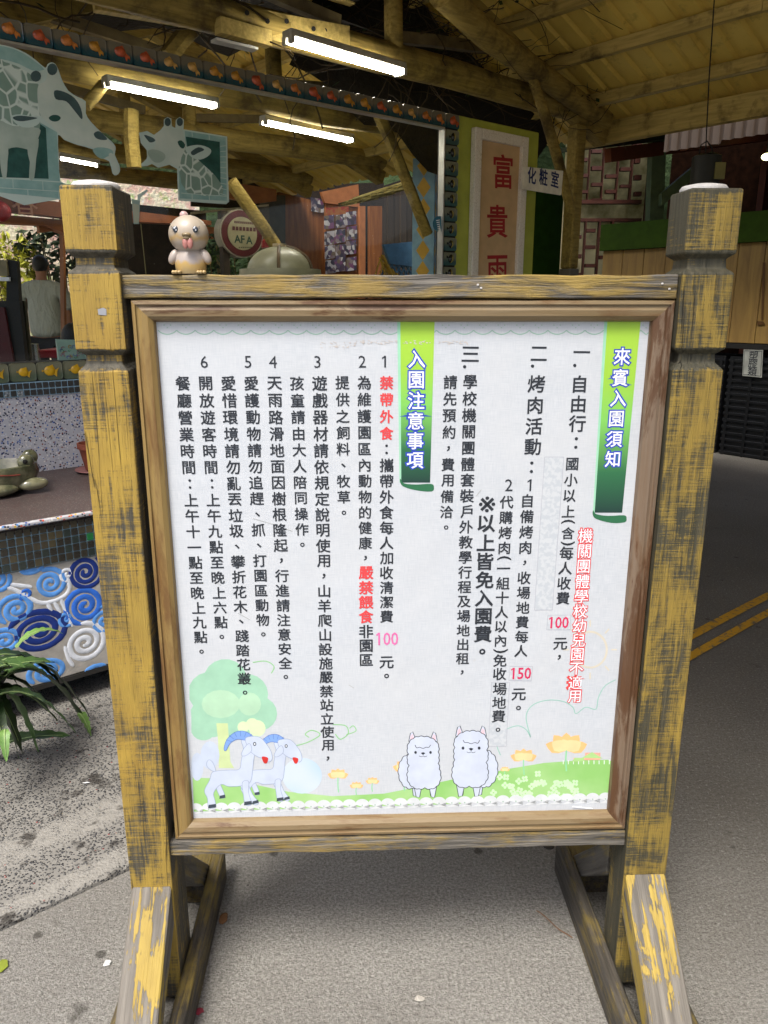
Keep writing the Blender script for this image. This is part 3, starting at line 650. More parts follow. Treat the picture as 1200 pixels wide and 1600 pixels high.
rr = random.Random(77); gm = MB()
for i in range(420):
    x, y = rr.uniform(-1.2, 2.4), .45 + 3.2 * rr.random() ** 1.5; s_ = rr.uniform(.0012, .0038) * (1.6 if rr.random() < .06 else 1); c_ = Vector((x, y, s_ * .5)); k_ = [(rr.uniform(.6, 1.2)) for _ in range(6)]
    gm.add([c_ + Vector(v_) for v_ in ((s_ * k_[0], 0, 0), (0, s_ * k_[1], 0), (-s_ * k_[2], 0, 0), (0, -s_ * k_[3], 0), (0, 0, s_ * .7 * k_[4]), (0, 0, -s_ * .5))], [(0, 1, 4), (1, 2, 4), (2, 3, 4), (3, 0, 4), (1, 0, 5), (2, 1, 5), (3, 2, 5), (0, 3, 5)])
tag(gm.build('grit', plain('grit', '#7d786e', .8, var=.4, scale=3)), 'loose grit and tiny stone chips scattered over the concrete ground', 'grit', kind='stuff')
# ================================================================== TILED COUNTER (terrazzo wall, ledge, mosaics, mural)
WB, LB = 3.34, 2.56
ctr = thing('tiled_counter', 'low counter with speckled terrazzo back, mosaic band and blue spiral mural', 'counter', GF, (0, LB, 0))
def terrazzo(name, base, cols, scale, dens, rough=.6):
    t = NT(name, rough); c = t.mix(t.noise(30, 4), base, rgba(base)[:3])
    v = t.vor(scale); k = t.vor(scale, out='Color')
    chips = t.ramp(t.sep(k, 0), *[(i / len(cols), x) for i, x in enumerate(cols)], const=True)
    c = t.mix(t.math('MULTIPLY', t.ramp(v, (dens, 1), (dens + .06, 0)), t.ramp(t.sep(k, 1), (.25, 0), (.3, 1))), c, chips)
    t.col(c).bump(v, .25, .001); return t.m
M_ter = terrazzo('terrazzo_blue', '#bdbdc2', ['#1f2f6b', '#d8d5cf', '#2a2a33', '#4a6aa8', '#e4e0da', '#7a3b2a', '#1a2348', '#cfd2d8'], 130, .42)
M_ledge = terrazzo('terrazzo_ledge', '#4c4341', ['#6d625e', '#3a302e', '#5a2f2c', '#857b75', '#4d2422'], 220, .38, .5)
M_nose = terrazzo('terrazzo_nosing', '#b5b5ba', ['#27418f', '#c94f35', '#22242c', '#dcdad5', '#4d84c0', '#d9b13a'], 120, .42)
MB().box(-1.6, 3.345, WB, WB + .13, 0, 1.005).build('terrazzo_wall', M_ter, ctr)
MB().box(-1.6, 3.345, LB + .004, WB, .655, .690).build('ledge', M_ledge, ctr)
MB().box(-1.6, 3.345, LB - .012, LB + .003, .678, .693).build('ledge_nosing', M_nose, ctr, bevel=.004)
MB().box(-1.6, 3.345, LB + .003, LB + .06, .535, .654).build('mosaic_backing', plain('grout_blue', '#9fc0d2', .7, var=.05), ctr)
mg = [plain('mosaic_%d' % i, c_, .18, spec=.7, var=.15) for i, c_ in enumerate(['#35322a', '#2c2a25', '#3f3a2e', '#2a3330', '#1f6b3a', '#8c2522', '#8a7a2a', '#46402f'])]
tm = MB().box(-.0106, .0106, -.002, .004, -.0118, .0118).build('mosaic_tile', mg[0], ctr, bevel=.0008); tm.location = Vector((0, 0, 0)); srcs = []
for m_ in mg:
    me = tm.data.copy(); me.materials[0] = m_; srcs.append(me)
# mesh of the tile was built relative to the counter's origin: recentre it
for me in srcs: me.transform(Matrix.Translation((0, LB, 0)))
first = True; rr = random.Random(5)
for i in range(24):
    for j in range(5):
        o = tm if first else tm.copy()
        if not first: COL.objects.link(o)
        first = False
        o.data = srcs[rr.choices(range(8), [30, 30, 20, 14, 1.2, 1, 1, 12])[0]]
        o.parent = ctr; o.location = (.42 + i * .0248 , -.0005 + rr.uniform(-.0004, .0004), .549 + j * .0272)
        if j == 0: pass
m = MB()
for i in range(96):
    for j in range(5):
        a = .42 + (i + 24) * .0248
        if a < 3.3: m.box(a - .0106, a + .0106, LB - .0025, LB + .0035, .549 + j * .0272 - .0118, .549 + j * .0272 + .0118)
for i in range(1, 80):
    for j in range(5):
        a = .42 - i * .0248
        m.box(a - .0106, a + .0106, LB - .0025, LB + .0035, .549 + j * .0272 - .0118, .549 + j * .0272 + .0118)
m.build('mosaic_tiles', mg[1], ctr)['kind'] = 'stuff'
# upper mosaic strip of two rows
MB().box(-1.6, 3.345, WB - .006, WB + .1, 1.005, 1.062).build('mosaic_backing', bpy.data.materials['grout_blue'], ctr)
mk, ms = MB(), MB(); rr = random.Random(8)
for i in range(196):
    for j in range(2):
        a = -1.59 + i * .0252; z = 1.0195 + j * .0275
        (ms if rr.random() < .22 else mk).box(a - .0106, a + .0106, WB - .0095, WB - .005, z - .0112, z + .0112)
t = NT('mirror_mosaic', .15, .6); t.col(t.ramp(t.noise(220, 3), (.4, '#5a6266'), (.6, '#c4ccd0'))); t.bump(t.noise(200, 3), .8, .003)
mk.build('mosaic_tiles', plain('mosaic_black', '#1b2024', .15, spec=.8), ctr)['kind'] = 'stuff'; ms.build('mosaic_tiles', t.m, ctr)['kind'] = 'stuff'
# mural
mur = MB().box(-1.6, 3.345, LB + .006, LB + .1, .118, .532).build('mural_panel', plain('mural_grey', '#aaa69f', .7, bump=.4, scale=20), ctr, bevel=.004)
BL = {'navy': plain('paint_navy', '#1d357f', .35, var=.1, bump=.3, scale=30), 'mid': plain('paint_blue', '#3470d4', .35, var=.1, bump=.3, scale=30), 'sky': plain('paint_sky', '#5f9ce6', .35, var=.1, bump=.3, scale=30), 'white': plain('paint_white', '#dde2ea', .35, var=.08, bump=.3, scale=30)}
def relief(name, pts, w, m, h=.0015):
    q = [Vector(p) for p in pts]; rings = []; rr2 = random.Random(len(pts))
    for i, p in enumerate(q):
        d = (q[min(i + 1, len(q) - 1)] - q[max(i - 1, 0)]); d.normalize(); nn = Vector((-d.y, d.x)) ; e = .45 if i in (0, len(q) - 1) else 1 + rr2.uniform(-.08, .08)
        ring = []
        for s, hh in ((-1, 0), (-.75, .75), (0, 1), (.75, .75), (1, 0)): v_ = p + nn * (w * .74 * s * e); ring.append((v_.x, LB + .0062 - h * hh, min(max(v_.y, .1185), .5315)))
        rings.append(ring)
    MB().loft(rings, close=False, caps=False).build(name, m, mur, smooth=True)
def spiral(x, y, r, col, turns=2.6, w=.013, ph=0, ry=1.0, di=1):
    c = pb(x, y, LB) if isinstance(x, int) and x > -500 and y > 10 else Vector((x, 0, y)); runs = []; cur = []
    for i in range(int(turns * 22)):
        a = i / 22 * 2 * pi * di + ph; rad = 1.1 * r * (.06 + .94 * i / (turns * 22)) * (1 + .03 * sin(a * 1.7 + ph))
        p = (c.x + rad * cos(a), c.z + rad * ry * sin(a))
        if .112 < p[1] < .538: cur.append(p)
        else:
            if len(cur) > 3: runs.append(cur)
            cur = []
    if len(cur) > 3: runs.append(cur)
    for k in runs: relief('spiral', k, w, BL[col])
spiral(134, 895, .058, 'navy', 2.9, .0115, 2); spiral(134, 947, .064, 'mid', 2.6, .014, 1); spiral(134, 1005, .070, 'white', 2.7, .013, 4, .95)
spiral(62, 988, .092, 'navy', 3.0, .015, 3, .75); spiral(79, 912, .050, 'sky', 2.4, .012, 0); spiral(27, 953, .056, 'sky', 2.4, .013, 2, .9)
spiral(8, 1003, .05, 'sky', 2.2, .012, 2, .8); spiral(104, 968, .026, 'sky', 1.6, .009, 2); spiral(42, 930, .02, 'mid', 1.4, .008, 2); spiral(163, 970, .05, 'sky', 2.2, .011, 1); spiral(106, 898, .024, 'white', 1.5, .008, 2); spiral(-3, 908, .042, 'sky', 2.3, .011, 1); spiral(48, 886, .046, 'sky', 2.3, .010, 1, .6); spiral(76, 1050, .060, 'sky', 2.5, .013, 1, .7); spiral(152, 1052, .058, 'sky', 2.4, .012, 4, .6)
for q_ in ([(12, 919), (25, 923), (45, 934), (66, 943), (88, 939), (104, 930), (110, 918), (106, 903)], [(17, 914), (33, 916), (51, 918)], [(74, 943), (82, 955)], [(85, 941), (96, 958)], [(96, 937), (104, 955), (114, 980)], [(102, 1010), (108, 1030), (116, 1042)]):
    relief('stroke', [(v_.x, v_.z) for v_ in [pb(*p, LB) for p in [(c_.x, c_.y) for c_ in smoothpts([Vector((*p, 0)) for p in q_], 3, False)]]], .010, BL['white'])
rr = random.Random(9)
for i in range(30):
    a = (1.02 + i * .08) if i < 28 else 0.1; z = .21 + .11 * (i % 3)
    spiral(float(a), z + .0, rr.uniform(.05, .062), rr.choice(['navy', 'mid', 'sky', 'white', 'sky']), 2.4, .012, rr.uniform(0, 6))
for i in range(14): spiral(float(.28 - i * .13), .22 + .2 * (i % 2) , rr.uniform(.055, .075), rr.choice(['navy', 'mid', 'sky', 'white']), 2.4, .013, rr.uniform(0, 6))
# recessed dark base under the mural
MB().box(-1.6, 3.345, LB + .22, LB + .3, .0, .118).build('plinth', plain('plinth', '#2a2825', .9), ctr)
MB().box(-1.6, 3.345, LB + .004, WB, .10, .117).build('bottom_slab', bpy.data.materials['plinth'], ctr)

# ---- pots on the ledge
p = hz(18, 772, .69); M_gl = NT('green_glaze', .22, spec=.6, coat=.5); M_gl.col(M_gl.mix(M_gl.ramp(M_gl.noise(14, 5), (.4, 0), (.65, 1)), '#4f523c', '#8d8a6c')); M_gl.bump(M_gl.noise(30, 3), .2, .003); M_gl = M_gl.m
fp = thing('frog_bowl', 'green glazed ceramic bowl shaped like a frog at the left end of the ledge', 'bowl', GF, (p.x, p.y, .69))
o = Vector((p.x - .03, p.y + .05, .69))
b_ = MB(); b_.lathe([(.03, 0), (.075, .004), (.115, .035), (.13, .075), (.125, .105), (.118, .108), (.108, .09), (.09, .045), (.03, .03)], o, 28, Matrix.Diagonal((1.15, .9, 1)).to_4x4()); b_.build('bowl', M_gl, fp, smooth=True)
for dx, dy in ((.09, -.06), (.13, .03)): MB().ell(o + Vector((dx, dy, .115)), (.03, .022, .03), 14, 9).build('eye_bulge', M_gl, fp, smooth=True)
MB().ell(o + Vector((.10, -.085, .035)), (.055, .03, .024), 16, 10).build('foreleg', M_gl, fp, smooth=True); MB().ell(o + Vector((-.02, -.10, .03)), (.065, .03, .022), 16, 10).build('foreleg', M_gl, fp, smooth=True)
mth = [o + Vector((.152 * 1.0 * cos(a), .119 * sin(a), .085 + .006 * cos(3 * a))) for a in [radians(d) for d in range(-150, 40, 10)]]
MB().tube(mth[2:9], .0025, 6).build('lip_line', plain('lip_red', '#8c4034', .4), fp, smooth=True)
MB().ell(o + Vector((.082, -.083, .12)), (.009, .005, .009), 10, 6).build('pupil', M_dark, fp)
p = hz(155, 738, .69)
tp = thing('terracotta_pot', 'small terracotta pot on a pink saucer on the ledge behind the left post', 'flower pot', GF, (p.x, p.y + .03, .69)); TC = plain('terracotta', '#8b4a36', .7, var=.15, bump=.3, scale=20)
MB().lathe([(.001, .012), (.042, .012), (.06, .098), (.062, .1), (.066, .1), (.067, .122), (.06, .122), (.055, .1), (.001, .095)], (p.x, p.y + .03, .69), 26).build('pot', TC, tp, smooth=True)
MB().lathe([(.001, 0), (.06, 0), (.085, .010), (.083, .013), (.055, .006), (.001, .006)], (p.x, p.y + .03, .69), 26).build('saucer', plain('saucer', '#8e5f5c', .5), tp, smooth=True)
# ---- fern at the left edge
def leaf_mat(nm, c1, c2, axis=0):
    t = NT(nm, .45, spec=.4); t.col(t.mix(t.ramp(t.noise(18, 4), (.35, 0), (.7, 1)), c1, c2)); t.b.inputs['Subsurface Weight'].default_value = 0; t.bump(t.noise(60, 3), .3, .003); return t.m
FG = [leaf_mat('fern_dark', '#1e3015', '#2f451f'), leaf_mat('fern_green', '#37502a', '#4d6a36'), leaf_mat('fern_light', '#5d8040', '#789a50')]
fo = Vector(hz(-45, 1215, 0)); fern = thing('strap_fern', 'strap leaved fern with wavy edged leaves spreading in front of the spiral mural', 'fern', GF, (fo.x, fo.y, 0))
RIB = plain('leaf_rib', '#8fa66a', .5)
def strap(tip, peak, w, m, base=None, seed=0):
    rr = random.Random(seed); b0 = Vector(base) if base else fo + Vector((rr.uniform(-.03, .03), rr.uniform(-.03, .03), .06)); tip = Vector(tip); n = 22; cl = []
    for i in range(n + 1):
        t_ = i / n; q = b0.lerp(tip, t_); q.z += peak * 4 * t_ * (1 - t_) ; cl.append(q)
    rings = []; rib = []
    for i, q in enumerate(cl):
        d = (cl[min(i + 1, n)] - cl[max(i - 1, 0)]).normalized(); sd_ = d.cross(Vector((0, 0, 1))).normalized(); up = sd_.cross(d); t_ = i / n
        ww = 1.45 * w * (min(1, .35 + t_ * 2.2)) * (1 - t_ ** 3.2) ** .8 + .0008; wv = .13 * w * sin(i * 1.9 + seed); wv2 = .13 * w * sin(i * 1.6 + seed + 2)
        rings.append([q - sd_ * ww * (1 + rr.uniform(-.1, .1)) + up * (wv + .25 * ww), q - sd_ * ww * .5 + up * .1 * ww, q, q + sd_ * ww * .5 + up * .1 * ww, q + sd_ * ww * (1 + rr.uniform(-.1, .1)) + up * (wv2 + .25 * ww)]); rib.append(q - up * 0 + up * .0012)
    lf_ = MB().loft(rings, close=False, caps=False).build('leaf', m, fern, smooth=True)
    MB().tube(rib[:-2], [.0022 * (1 - i / n) + .0005 for i in range(len(rib) - 2)], 5).build('midrib', RIB, lf_)
def fp_(x, y, b): return pb(x, y, b)
strap(fp_(98, 990, 2.30), .03, .013, FG[2], fp_(25, 1012, 2.3), 1); strap(fp_(112, 1150, 2.2), .02, .022, FG[1], None, 2); strap(fp_(150, 1165, 2.35), .12, .022, FG[0], fp_(10, 1060, 2.3), 3)
strap(fp_(118, 1145, 2.1), .05, .020, FG[1], fp_(0, 1085, 2.1), 4); strap(fp_(140, 1120, 2.4), .10, .024, FG[0], fp_(-10, 1040, 2.4), 5); strap(fp_(95, 1070, 2.35), .05, .026, FG[0], fp_(-20, 1030, 2.3), 6)
strap(fp_(30, 1185, 2.15), .09, .016, FG[0], fp_(-20, 1110, 2.15), 7); strap(fp_(60, 1175, 2.25), .10, .016, FG[1], fp_(-10, 1100, 2.2), 8); strap(fp_(85, 1035, 2.2), .02, .024, FG[1], fp_(-30, 1060, 2.2), 9)
strap(fp_(142, 1150, 2.3), .02, .012, FG[2], fp_(122, 1115, 2.33), 10); strap(fp_(10, 1190, 2.0), .02, .009, FG[2], fp_(8, 1140, 2.05), 11); strap(fp_(15, 1040, 2.1), .04, .03, FG[1], fp_(-70, 1080, 2.1), 12)
for i in range(22): rr = random.Random(40 + i); strap(fp_(rr.uniform(-60, 95), rr.uniform(1040, 1195), rr.uniform(2.0, 2.4)), rr.uniform(.04, .1), .02, FG[(i % 3) // 2], fp_(rr.uniform(-90, -20), 1100, 2.25), 20 + i)

# ================================================================== SHOP WINDOW WITH FISH TILES
win = thing('shop_window', 'large glass window framed by a row of fish tiles with two giraffe stickers', 'window', GF, (0, WB, 1.06))
t = NT('clear_glass', .02); t.n.remove(t.b); lw = t.n.new('ShaderNodeFresnel'); lw.inputs[0].default_value = 1.45
tr = t.n.new('ShaderNodeBsdfTransparent'); tr.inputs[0].default_value = (.93, .96, .94, 1); gl = t.n.new('ShaderNodeBsdfGlossy'); gl.inputs['Roughness'].default_value = .03; mx = t.n.new('ShaderNodeMixShader'); df = t.n.new('ShaderNodeBsdfDiffuse'); df.inputs[0].default_value = (.6, .6, .55, 1); m2 = t.n.new('ShaderNodeMixShader')
t.L(t.math('MULTIPLY', lw.outputs[0], .8), mx.inputs[0]); t.L(tr.outputs[0], mx.inputs[1]); t.L(gl.outputs[0], mx.inputs[2])
spk = t.ramp(t.vor(38), (.035, .8), (.06, 0)); spk = t.math('MULTIPLY', spk, t.ramp(t.noise(3, 3), (.5, 0), (.6, 1))); t.L(t.math('ADD', spk, .004), m2.inputs[0]); t.L(mx.outputs[0], m2.inputs[1]); t.L(df.outputs[0], m2.inputs[2]); t.L(m2.outputs[0], t.n['Material Output'].inputs[0])
GLASS = t.m
AT = 3.345
MB().poly([(-1.6, WB, 1.14), (3.232, WB, 1.14), (3.232, WB, 2.305), (-1.6, WB, 2.305)]).build('glass_pane', GLASS, win)
ALU = plain('aluminium', '#b9b8b2', .35, .7)
MB().box(-1.6, 3.23, WB - .012, WB + .03, 2.296, 2.304).build('edge_strip', ALU, win); MB().box(3.226, 3.234, WB - .014, WB + .03, 1.141, 2.295).build('edge_strip', ALU, win)
MB().box(-1.6, 3.345, WB + .0, WB + .1, 1.064, 1.139).build('sill_backing', bpy.data.materials['plinth'], win); MB().box(-1.6, 3.345, WB + .004, WB + .05, 2.306, 2.378).build('head_backing', bpy.data.materials['plinth'], win); MB().box(3.236, 3.3445, WB + .004, WB + .05, 1.14, 2.305).build('jamb_backing', bpy.data.materials['plinth'], win)
def tile_mat(nm, top, low):
    t = NT(nm, .2, spec=.4, coat=.15); z = t.sep(t.tc.outputs['Object'], 2); f = t.math('ADD', t.math('MULTIPLY', z, 13), t.math('MULTIPLY', t.noise(60, 3), .45)); t.col(t.ramp(f, (.0, low), (.38, top))); t.bump(t.noise(70, 2), .25, .003); return t.m
T_top = tile_mat('tile_glaze_top', '#6f695b', '#1b4752'); T_bot = tile_mat('tile_glaze_bottom', '#75765f', '#55624d'); T_col = tile_mat('tile_glaze_side', '#7b7d69', '#3a5c5c')
def tile_mesh(m):
    k = .012; w, h = .0508, .0372; pts = []
    for cx, cz, a0 in ((w - k, h - k, 0), (-w + k, h - k, 90), (-w + k, -h + k, 180), (w - k, -h + k, 270)):
        for j in range(4): a = radians(a0 + j * 30); pts.append((cx + k * cos(a), cz + k * sin(a)))
    rings = [[(x * s, y, z * s2) for x, z in pts] for s, s2, y in ((1, 1, .006), (1, 1, -.004), (.975, .965, -.008), (.90, .87, -.0065))]
    o = MB().loft(rings).build('t', m, org=(0, 0, 0)); me = o.data; bpy.data.objects.remove(o); return me
def fish_mesh(kind, m):
    b = MB()
    if kind == 'gold':
        b.ell((0, 0, 0), (.021, .007, .0165), 14, 8); b.slab([(.016, -.002, .002), (.034, -.002, -.006), (.036, -.002, -.016), (.028, -.002, -.012), (.024, -.002, -.024), (.014, -.002, -.008)], (0, .003, 0)); b.slab([(-.006, -.002, .015), (.006, -.002, .022), (.014, -.002, .012)], (0, .003, 0))
    elif kind == 'angel':
        b.ell((0, 0, 0), (.019, .006, .017), 14, 8); b.slab([(.014, -.002, 0), (.030, -.002, .010), (.024, -.002, -.003), (.022, -.002, -.020), (.010, -.002, -.010)], (0, .003, 0)); b.slab([(-.018, -.001, 0), (-.026, -.001, .004), (-.026, -.001, -.004)], (0, .002, 0)); b.slab([(-.008, -.002, .014), (.010, -.002, .021), (.014, -.002, .010)], (0, .003, 0))
    else:
        b.ell((0, 0, 0), (.015, .010, .020), 14, 8); b.slab([(-.014, -.002, 0), (-.030, -.002, .006), (-.028, -.002, -.006)], (0, .003, 0))
    o = b.build('f', m, smooth=True, org=(0, 0, 0)); me = o.data; bpy.data.objects.remove(o); return me
fc = [plain('fish_%d' % i, c_, .25, var=.35, scale=40, coat=.4) for i, c_ in enumerate(['#c97a3a', '#c48b35', '#c05a38', '#cfa25a', '#bf5f40'])]
FM = [fish_mesh('gold', m_) for m_ in fc]; FA = fish_mesh('angel', plain('fish_yellow', '#d8a818', .3, var=.15, coat=.4))
t = NT('fish_banded', .25, coat=.4); z = t.sep(t.tc.outputs['Object'], 0); t.col(t.ramp(t.math('ADD', t.math('MULTIPLY', z, 30), .5), (0, '#14160f'), (.42, '#14160f'), (.5, '#c2b565'), (.62, '#1c1e14'), (.7, '#c2b565'), (.85, '#23251a'), const=True)); FB = fish_mesh('band', t.m)
FINS = plain('fin_white', '#d8cdb6', .4)
MT, MBt, MC = tile_mesh(T_top), tile_mesh(T_bot), tile_mesh(T_col)
def place_tile(a, z, me, fish, dx=0):
    o = bpy.data.objects.new('fish_tile', me); COL.objects.link(o); o.parent = win; o.location = Vector((a, WB - .002, z)) - ORG[win]; ORG[o] = ORG[win]
    f = bpy.data.objects.new('fish', fish); COL.objects.link(f); f.parent = o; f.location = (random.uniform(-.002, .002) + dx, -.0085, .001 + random.uniform(-.001, .001)); f.rotation_euler = (0, random.uniform(-.15, .35), 0); o.rotation_euler = (random.uniform(-.02, .02), random.uniform(-.012, .012), random.uniform(-.02, .02)); f.scale = [random.uniform(1.0, 1.25)] * 3
a = AT - .052; i = 0
seqT = [2, 0, 0, 3, 1, 2, 1, 1, 2, 2, 0, 3, 2, 1, 1, 3, 3, 2, 2, 1, 0]
while a > -.6: place_tile(a, 2.342, MT, FM[seqT[i % len(seqT)]]); a -= .1045; i += 1
z = 2.342 - .0805
while z > 1.2: place_tile(AT - .052, z, MC, FB, .004); z -= .0805
a = .795
while a < 3.3: place_tile(a, 1.1015, MBt, FA); a += .1045
a = .795 - .1045
while a > -.5: place_tile(a, 1.1015, MBt, FA); a -= .1045
# ---- giraffe stickers on the glass (flat print)
def st_mat(nm, c1, c2, sc=8):
    t = NT(nm, .35); t.col(t.mix(t.ramp(t.noise(sc, 4), (.35, 0), (.68, 1)), c1, c2)); return t.m
S_body = st_mat('sticker_body', '#9cae9e', '#bcc8b8'); S_stone = st_mat('sticker_stone', '#82aaa2', '#a2c2b8', 14); S_dark = st_mat('sticker_deep', '#1a453e', '#2f5f55', 20); S_edge = st_mat('sticker_edge', '#bdd0c5', '#c8d8cc'); S_grey = st_mat('sticker_grey', '#35494a', '#4c6464'); S_pale = st_mat('sticker_pale', '#bccbbd', '#d2dacb')
t = NT('sticker_coat', .35); v = t.vor(26, 'DISTANCE_TO_EDGE', vec=t.map((1, 1, .7))); t.col(t.mix(t.ramp(v, (.04, 0), (.09, 1)), '#d0dccf', t.mix(t.noise(9, 3), '#6a8474', '#94ae9d'))); S_coat = t.m
def stk(par, name, pts, m, lay, sm=3):
    q = [pb(*p, WB - .0015 - lay * .0003) for p in pts]
    q = smoothpts(q, sm) if sm > 1 else q
    return MB().poly(q).build(name, m, par)
def dv(l, k=3.0): return [(x / k, y / k) for x, y in l]
def grow(l, k):
    cx = sum(x for x, y in l) / len(l); cy = sum(y for x, y in l) / len(l); out = []
    n = len(l)
    for i in range(n):
        a, b = Vector(l[i - 1]), Vector(l[(i + 1) % n]); d = (b - a).normalized(); out.append((l[i][0] + d.y * k, l[i][1] - d.x * k))
    return out
g1 = dv([(-40, 205), (0, 208), (60, 222), (120, 248), (170, 283), (212, 318), (222, 302), (240, 292), (260, 300), (275, 330), (290, 372), (320, 425), (365, 455), (402, 475), (402, 530), (425, 570), (480, 625), (532, 672), (543, 698), (538, 725), (560, 775), (562, 805), (545, 822), (527, 812), (512, 756), (475, 742), (435, 700), (365, 680), (300, 655), (272, 632), (276, 740), (284, 850), (335, 862), (350, 870), (340, 935), (270, 935), (-40, 905)])
g1s = stk(win, 'giraffe_sticker', g1, S_edge, 0, 2); g1s['label'] = 'large pale teal giraffe sticker with its tongue out at the left edge'
stk(g1s, 'printed_arch', dv([(-40, 212), (0, 214), (58, 228), (116, 254), (164, 288), (208, 326), (150, 330), (90, 300), (0, 275), (-40, 275)]), S_stone, 1, 2)
stk(g1s, 'printed_base', dv([(-40, 838), (0, 836), (150, 846), (284, 856), (335, 868), (330, 930), (270, 930), (-40, 898)]), S_stone, 1, 1)
stk(g1s, 'printed_pillar', dv([(180, 570), (268, 620), (272, 740), (280, 850), (150, 842), (160, 700)]), S_stone, 1, 1)
stk(g1s, 'printed_doorway', dv([(-30, 560), (180, 575), (215, 600), (228, 838), (-30, 830)]), S_dark, 2, 1)
stk(g1s, 'printed_neck', dv([(-40, 285), (20, 290), (100, 320), (165, 370), (190, 430), (190, 540), (180, 640), (140, 690), (60, 690), (-40, 700)]), S_coat, 3, 3)
for q_ in ([(0, 690), (38, 690), (35, 760), (30, 832), (12, 832), (0, 760)], [(128, 690), (182, 650), (170, 740), (160, 836), (136, 836), (140, 760)]): stk(g1s, 'printed_leg', dv(q_), S_body, 4, 2)
stk(g1s, 'printed_chest', dv([(-30, 560), (60, 590), (180, 600), (182, 640), (150, 700), (80, 690), (-30, 690)]), S_body, 5, 3)
stk(g1s, 'printed_head', dv([(180, 400), (212, 380), (222, 340), (230, 300), (252, 300), (270, 340), (285, 380), (316, 432), (396, 482), (396, 532), (420, 574), (476, 630), (528, 676), (538, 700), (530, 722), (555, 780), (555, 805), (543, 815), (530, 806), (516, 750), (478, 738), (440, 694), (368, 674), (300, 648), (262, 610), (225, 575), (190, 540), (176, 460)]), S_pale, 6, 3)
stk(g1s, 'printed_ear', dv([(50, 548), (90, 536), (150, 545), (190, 548), (182, 580), (140, 598), (90, 590)]), S_edge, 6, 3); stk(g1s, 'printed_ear_inside', dv([(60, 550), (95, 542), (165, 550), (170, 556), (110, 568), (75, 564)]), S_grey, 7, 3)
for c_, r_ in (((168, 357), (25, 26)), ((245, 325), (24, 28))): stk(g1s, 'printed_horn_tip', dv([(c_[0] + r_[0] * cos(i * pi / 6), c_[1] + r_[1] * sin(i * pi / 6)) for i in range(12)]), S_grey, 7, 1)
stk(g1s, 'printed_eye', dv([(228, 553), (245, 540), (270, 540), (285, 553), (270, 568), (245, 568)]), S_dark, 8, 3)
stk(g1s, 'printed_brow', dv([(255, 425), (300, 430), (350, 460), (380, 510), (385, 560), (350, 520), (310, 475), (262, 465)]), S_grey, 7, 3); stk(g1s, 'printed_nostril', dv([(440, 625), (465, 615), (495, 640), (500, 655), (470, 655), (448, 645)]), S_grey, 8, 3)
stk(g1s, 'printed_mouth', dv([(436, 700), (470, 690), (520, 700), (530, 720), (500, 735), (478, 745), (450, 728)]), S_stone, 8, 3); stk(g1s, 'printed_tongue', dv([(510, 722), (530, 722), (556, 780), (556, 804), (543, 815), (530, 806), (518, 755)]), S_pale, 9, 3)
g2 = dv([(652, 622), (690, 614), (722, 632), (752, 610), (768, 590), (768, 560), (785, 548), (803, 556), (806, 592), (822, 600), (824, 562), (842, 548), (862, 560), (860, 606), (960, 622), (1065, 640), (1068, 800), (1074, 945), (1060, 957), (950, 950), (836, 940), (832, 850), (830, 792), (795, 772), (742, 786), (712, 768), (690, 778), (664, 780), (662, 768), (690, 742), (688, 705), (660, 670)])
g2s = stk(win, 'giraffe_sticker', g2, S_edge, 0, 1); g2s['label'] = 'smaller giraffe sticker looking left in a pale stone frame'
stk(g2s, 'printed_frame', dv([(866, 614), (1058, 645), (1064, 942), (842, 930), (838, 800), (870, 700)]), S_stone, 1, 1); stk(g2s, 'printed_backdrop', dv([(870, 640), (1030, 665), (1034, 860), (960, 780), (880, 700)]), S_dark, 2, 1)
stk(g2s, 'printed_neck', dv([(835, 690), (880, 690), (925, 745), (985, 800), (1025, 845), (1045, 912), (880, 905), (840, 800)]), S_coat, 3, 2)
stk(g2s, 'printed_head', dv([(725, 632), (756, 612), (772, 590), (775, 562), (785, 553), (798, 560), (802, 596), (826, 604), (828, 565), (842, 553), (856, 562), (856, 620), (872, 680), (850, 740), (838, 785), (795, 766), (745, 780), (712, 762), (694, 768), (690, 745), (696, 700), (722, 690)]), S_pale, 4, 3)
stk(g2s, 'printed_ear', dv([(656, 626), (690, 619), (722, 638), (730, 665), (722, 690), (690, 690), (668, 665)]), S_edge, 5, 3); stk(g2s, 'printed_ear_inside', dv([(676, 632), (715, 645), (728, 660), (705, 668), (690, 655)]), S_grey, 6, 3)
stk(g2s, 'printed_ear', dv([(868, 700), (890, 684), (940, 680), (988, 700), (980, 728), (940, 748), (900, 738)]), S_edge, 5, 3); stk(g2s, 'printed_ear_inside', dv([(895, 712), (930, 690), (958, 702), (930, 716), (905, 728)]), S_grey, 6, 3)
for x_, y_ in ((786, 572), (843, 572)): stk(g2s, 'printed_horn_tip', dv([(x_ + 15 * cos(i * pi / 5), y_ + 20 * sin(i * pi / 5)) for i in range(10)]), S_grey, 6, 1)
stk(g2s, 'printed_eye', dv([(832, 665), (850, 658), (868, 678), (860, 696), (845, 690)]), S_dark, 6, 2); stk(g2s, 'printed_muzzle', dv([(692, 712), (720, 700), (765, 715), (775, 740), (750, 762), (715, 755)]), S_body, 6, 3); stk(g2s, 'printed_tongue', dv([(690, 735), (705, 745), (690, 772), (668, 775), (664, 768), (684, 752)]), S_edge, 7, 3)
jt = MB()
for i in range(1, 11):                                            # stone joints of both frames
    f = i / 11; p0 = (1033 - 0, 660 + 270 * f); p1 = (1062, 655 + 285 * f); q = [pb(x / 3, y / 3, WB - .003) for x, y in (p0, p1, (p1[0], p1[1] + 3), (p0[0], p0[1] + 3))]; jt.poly(q)
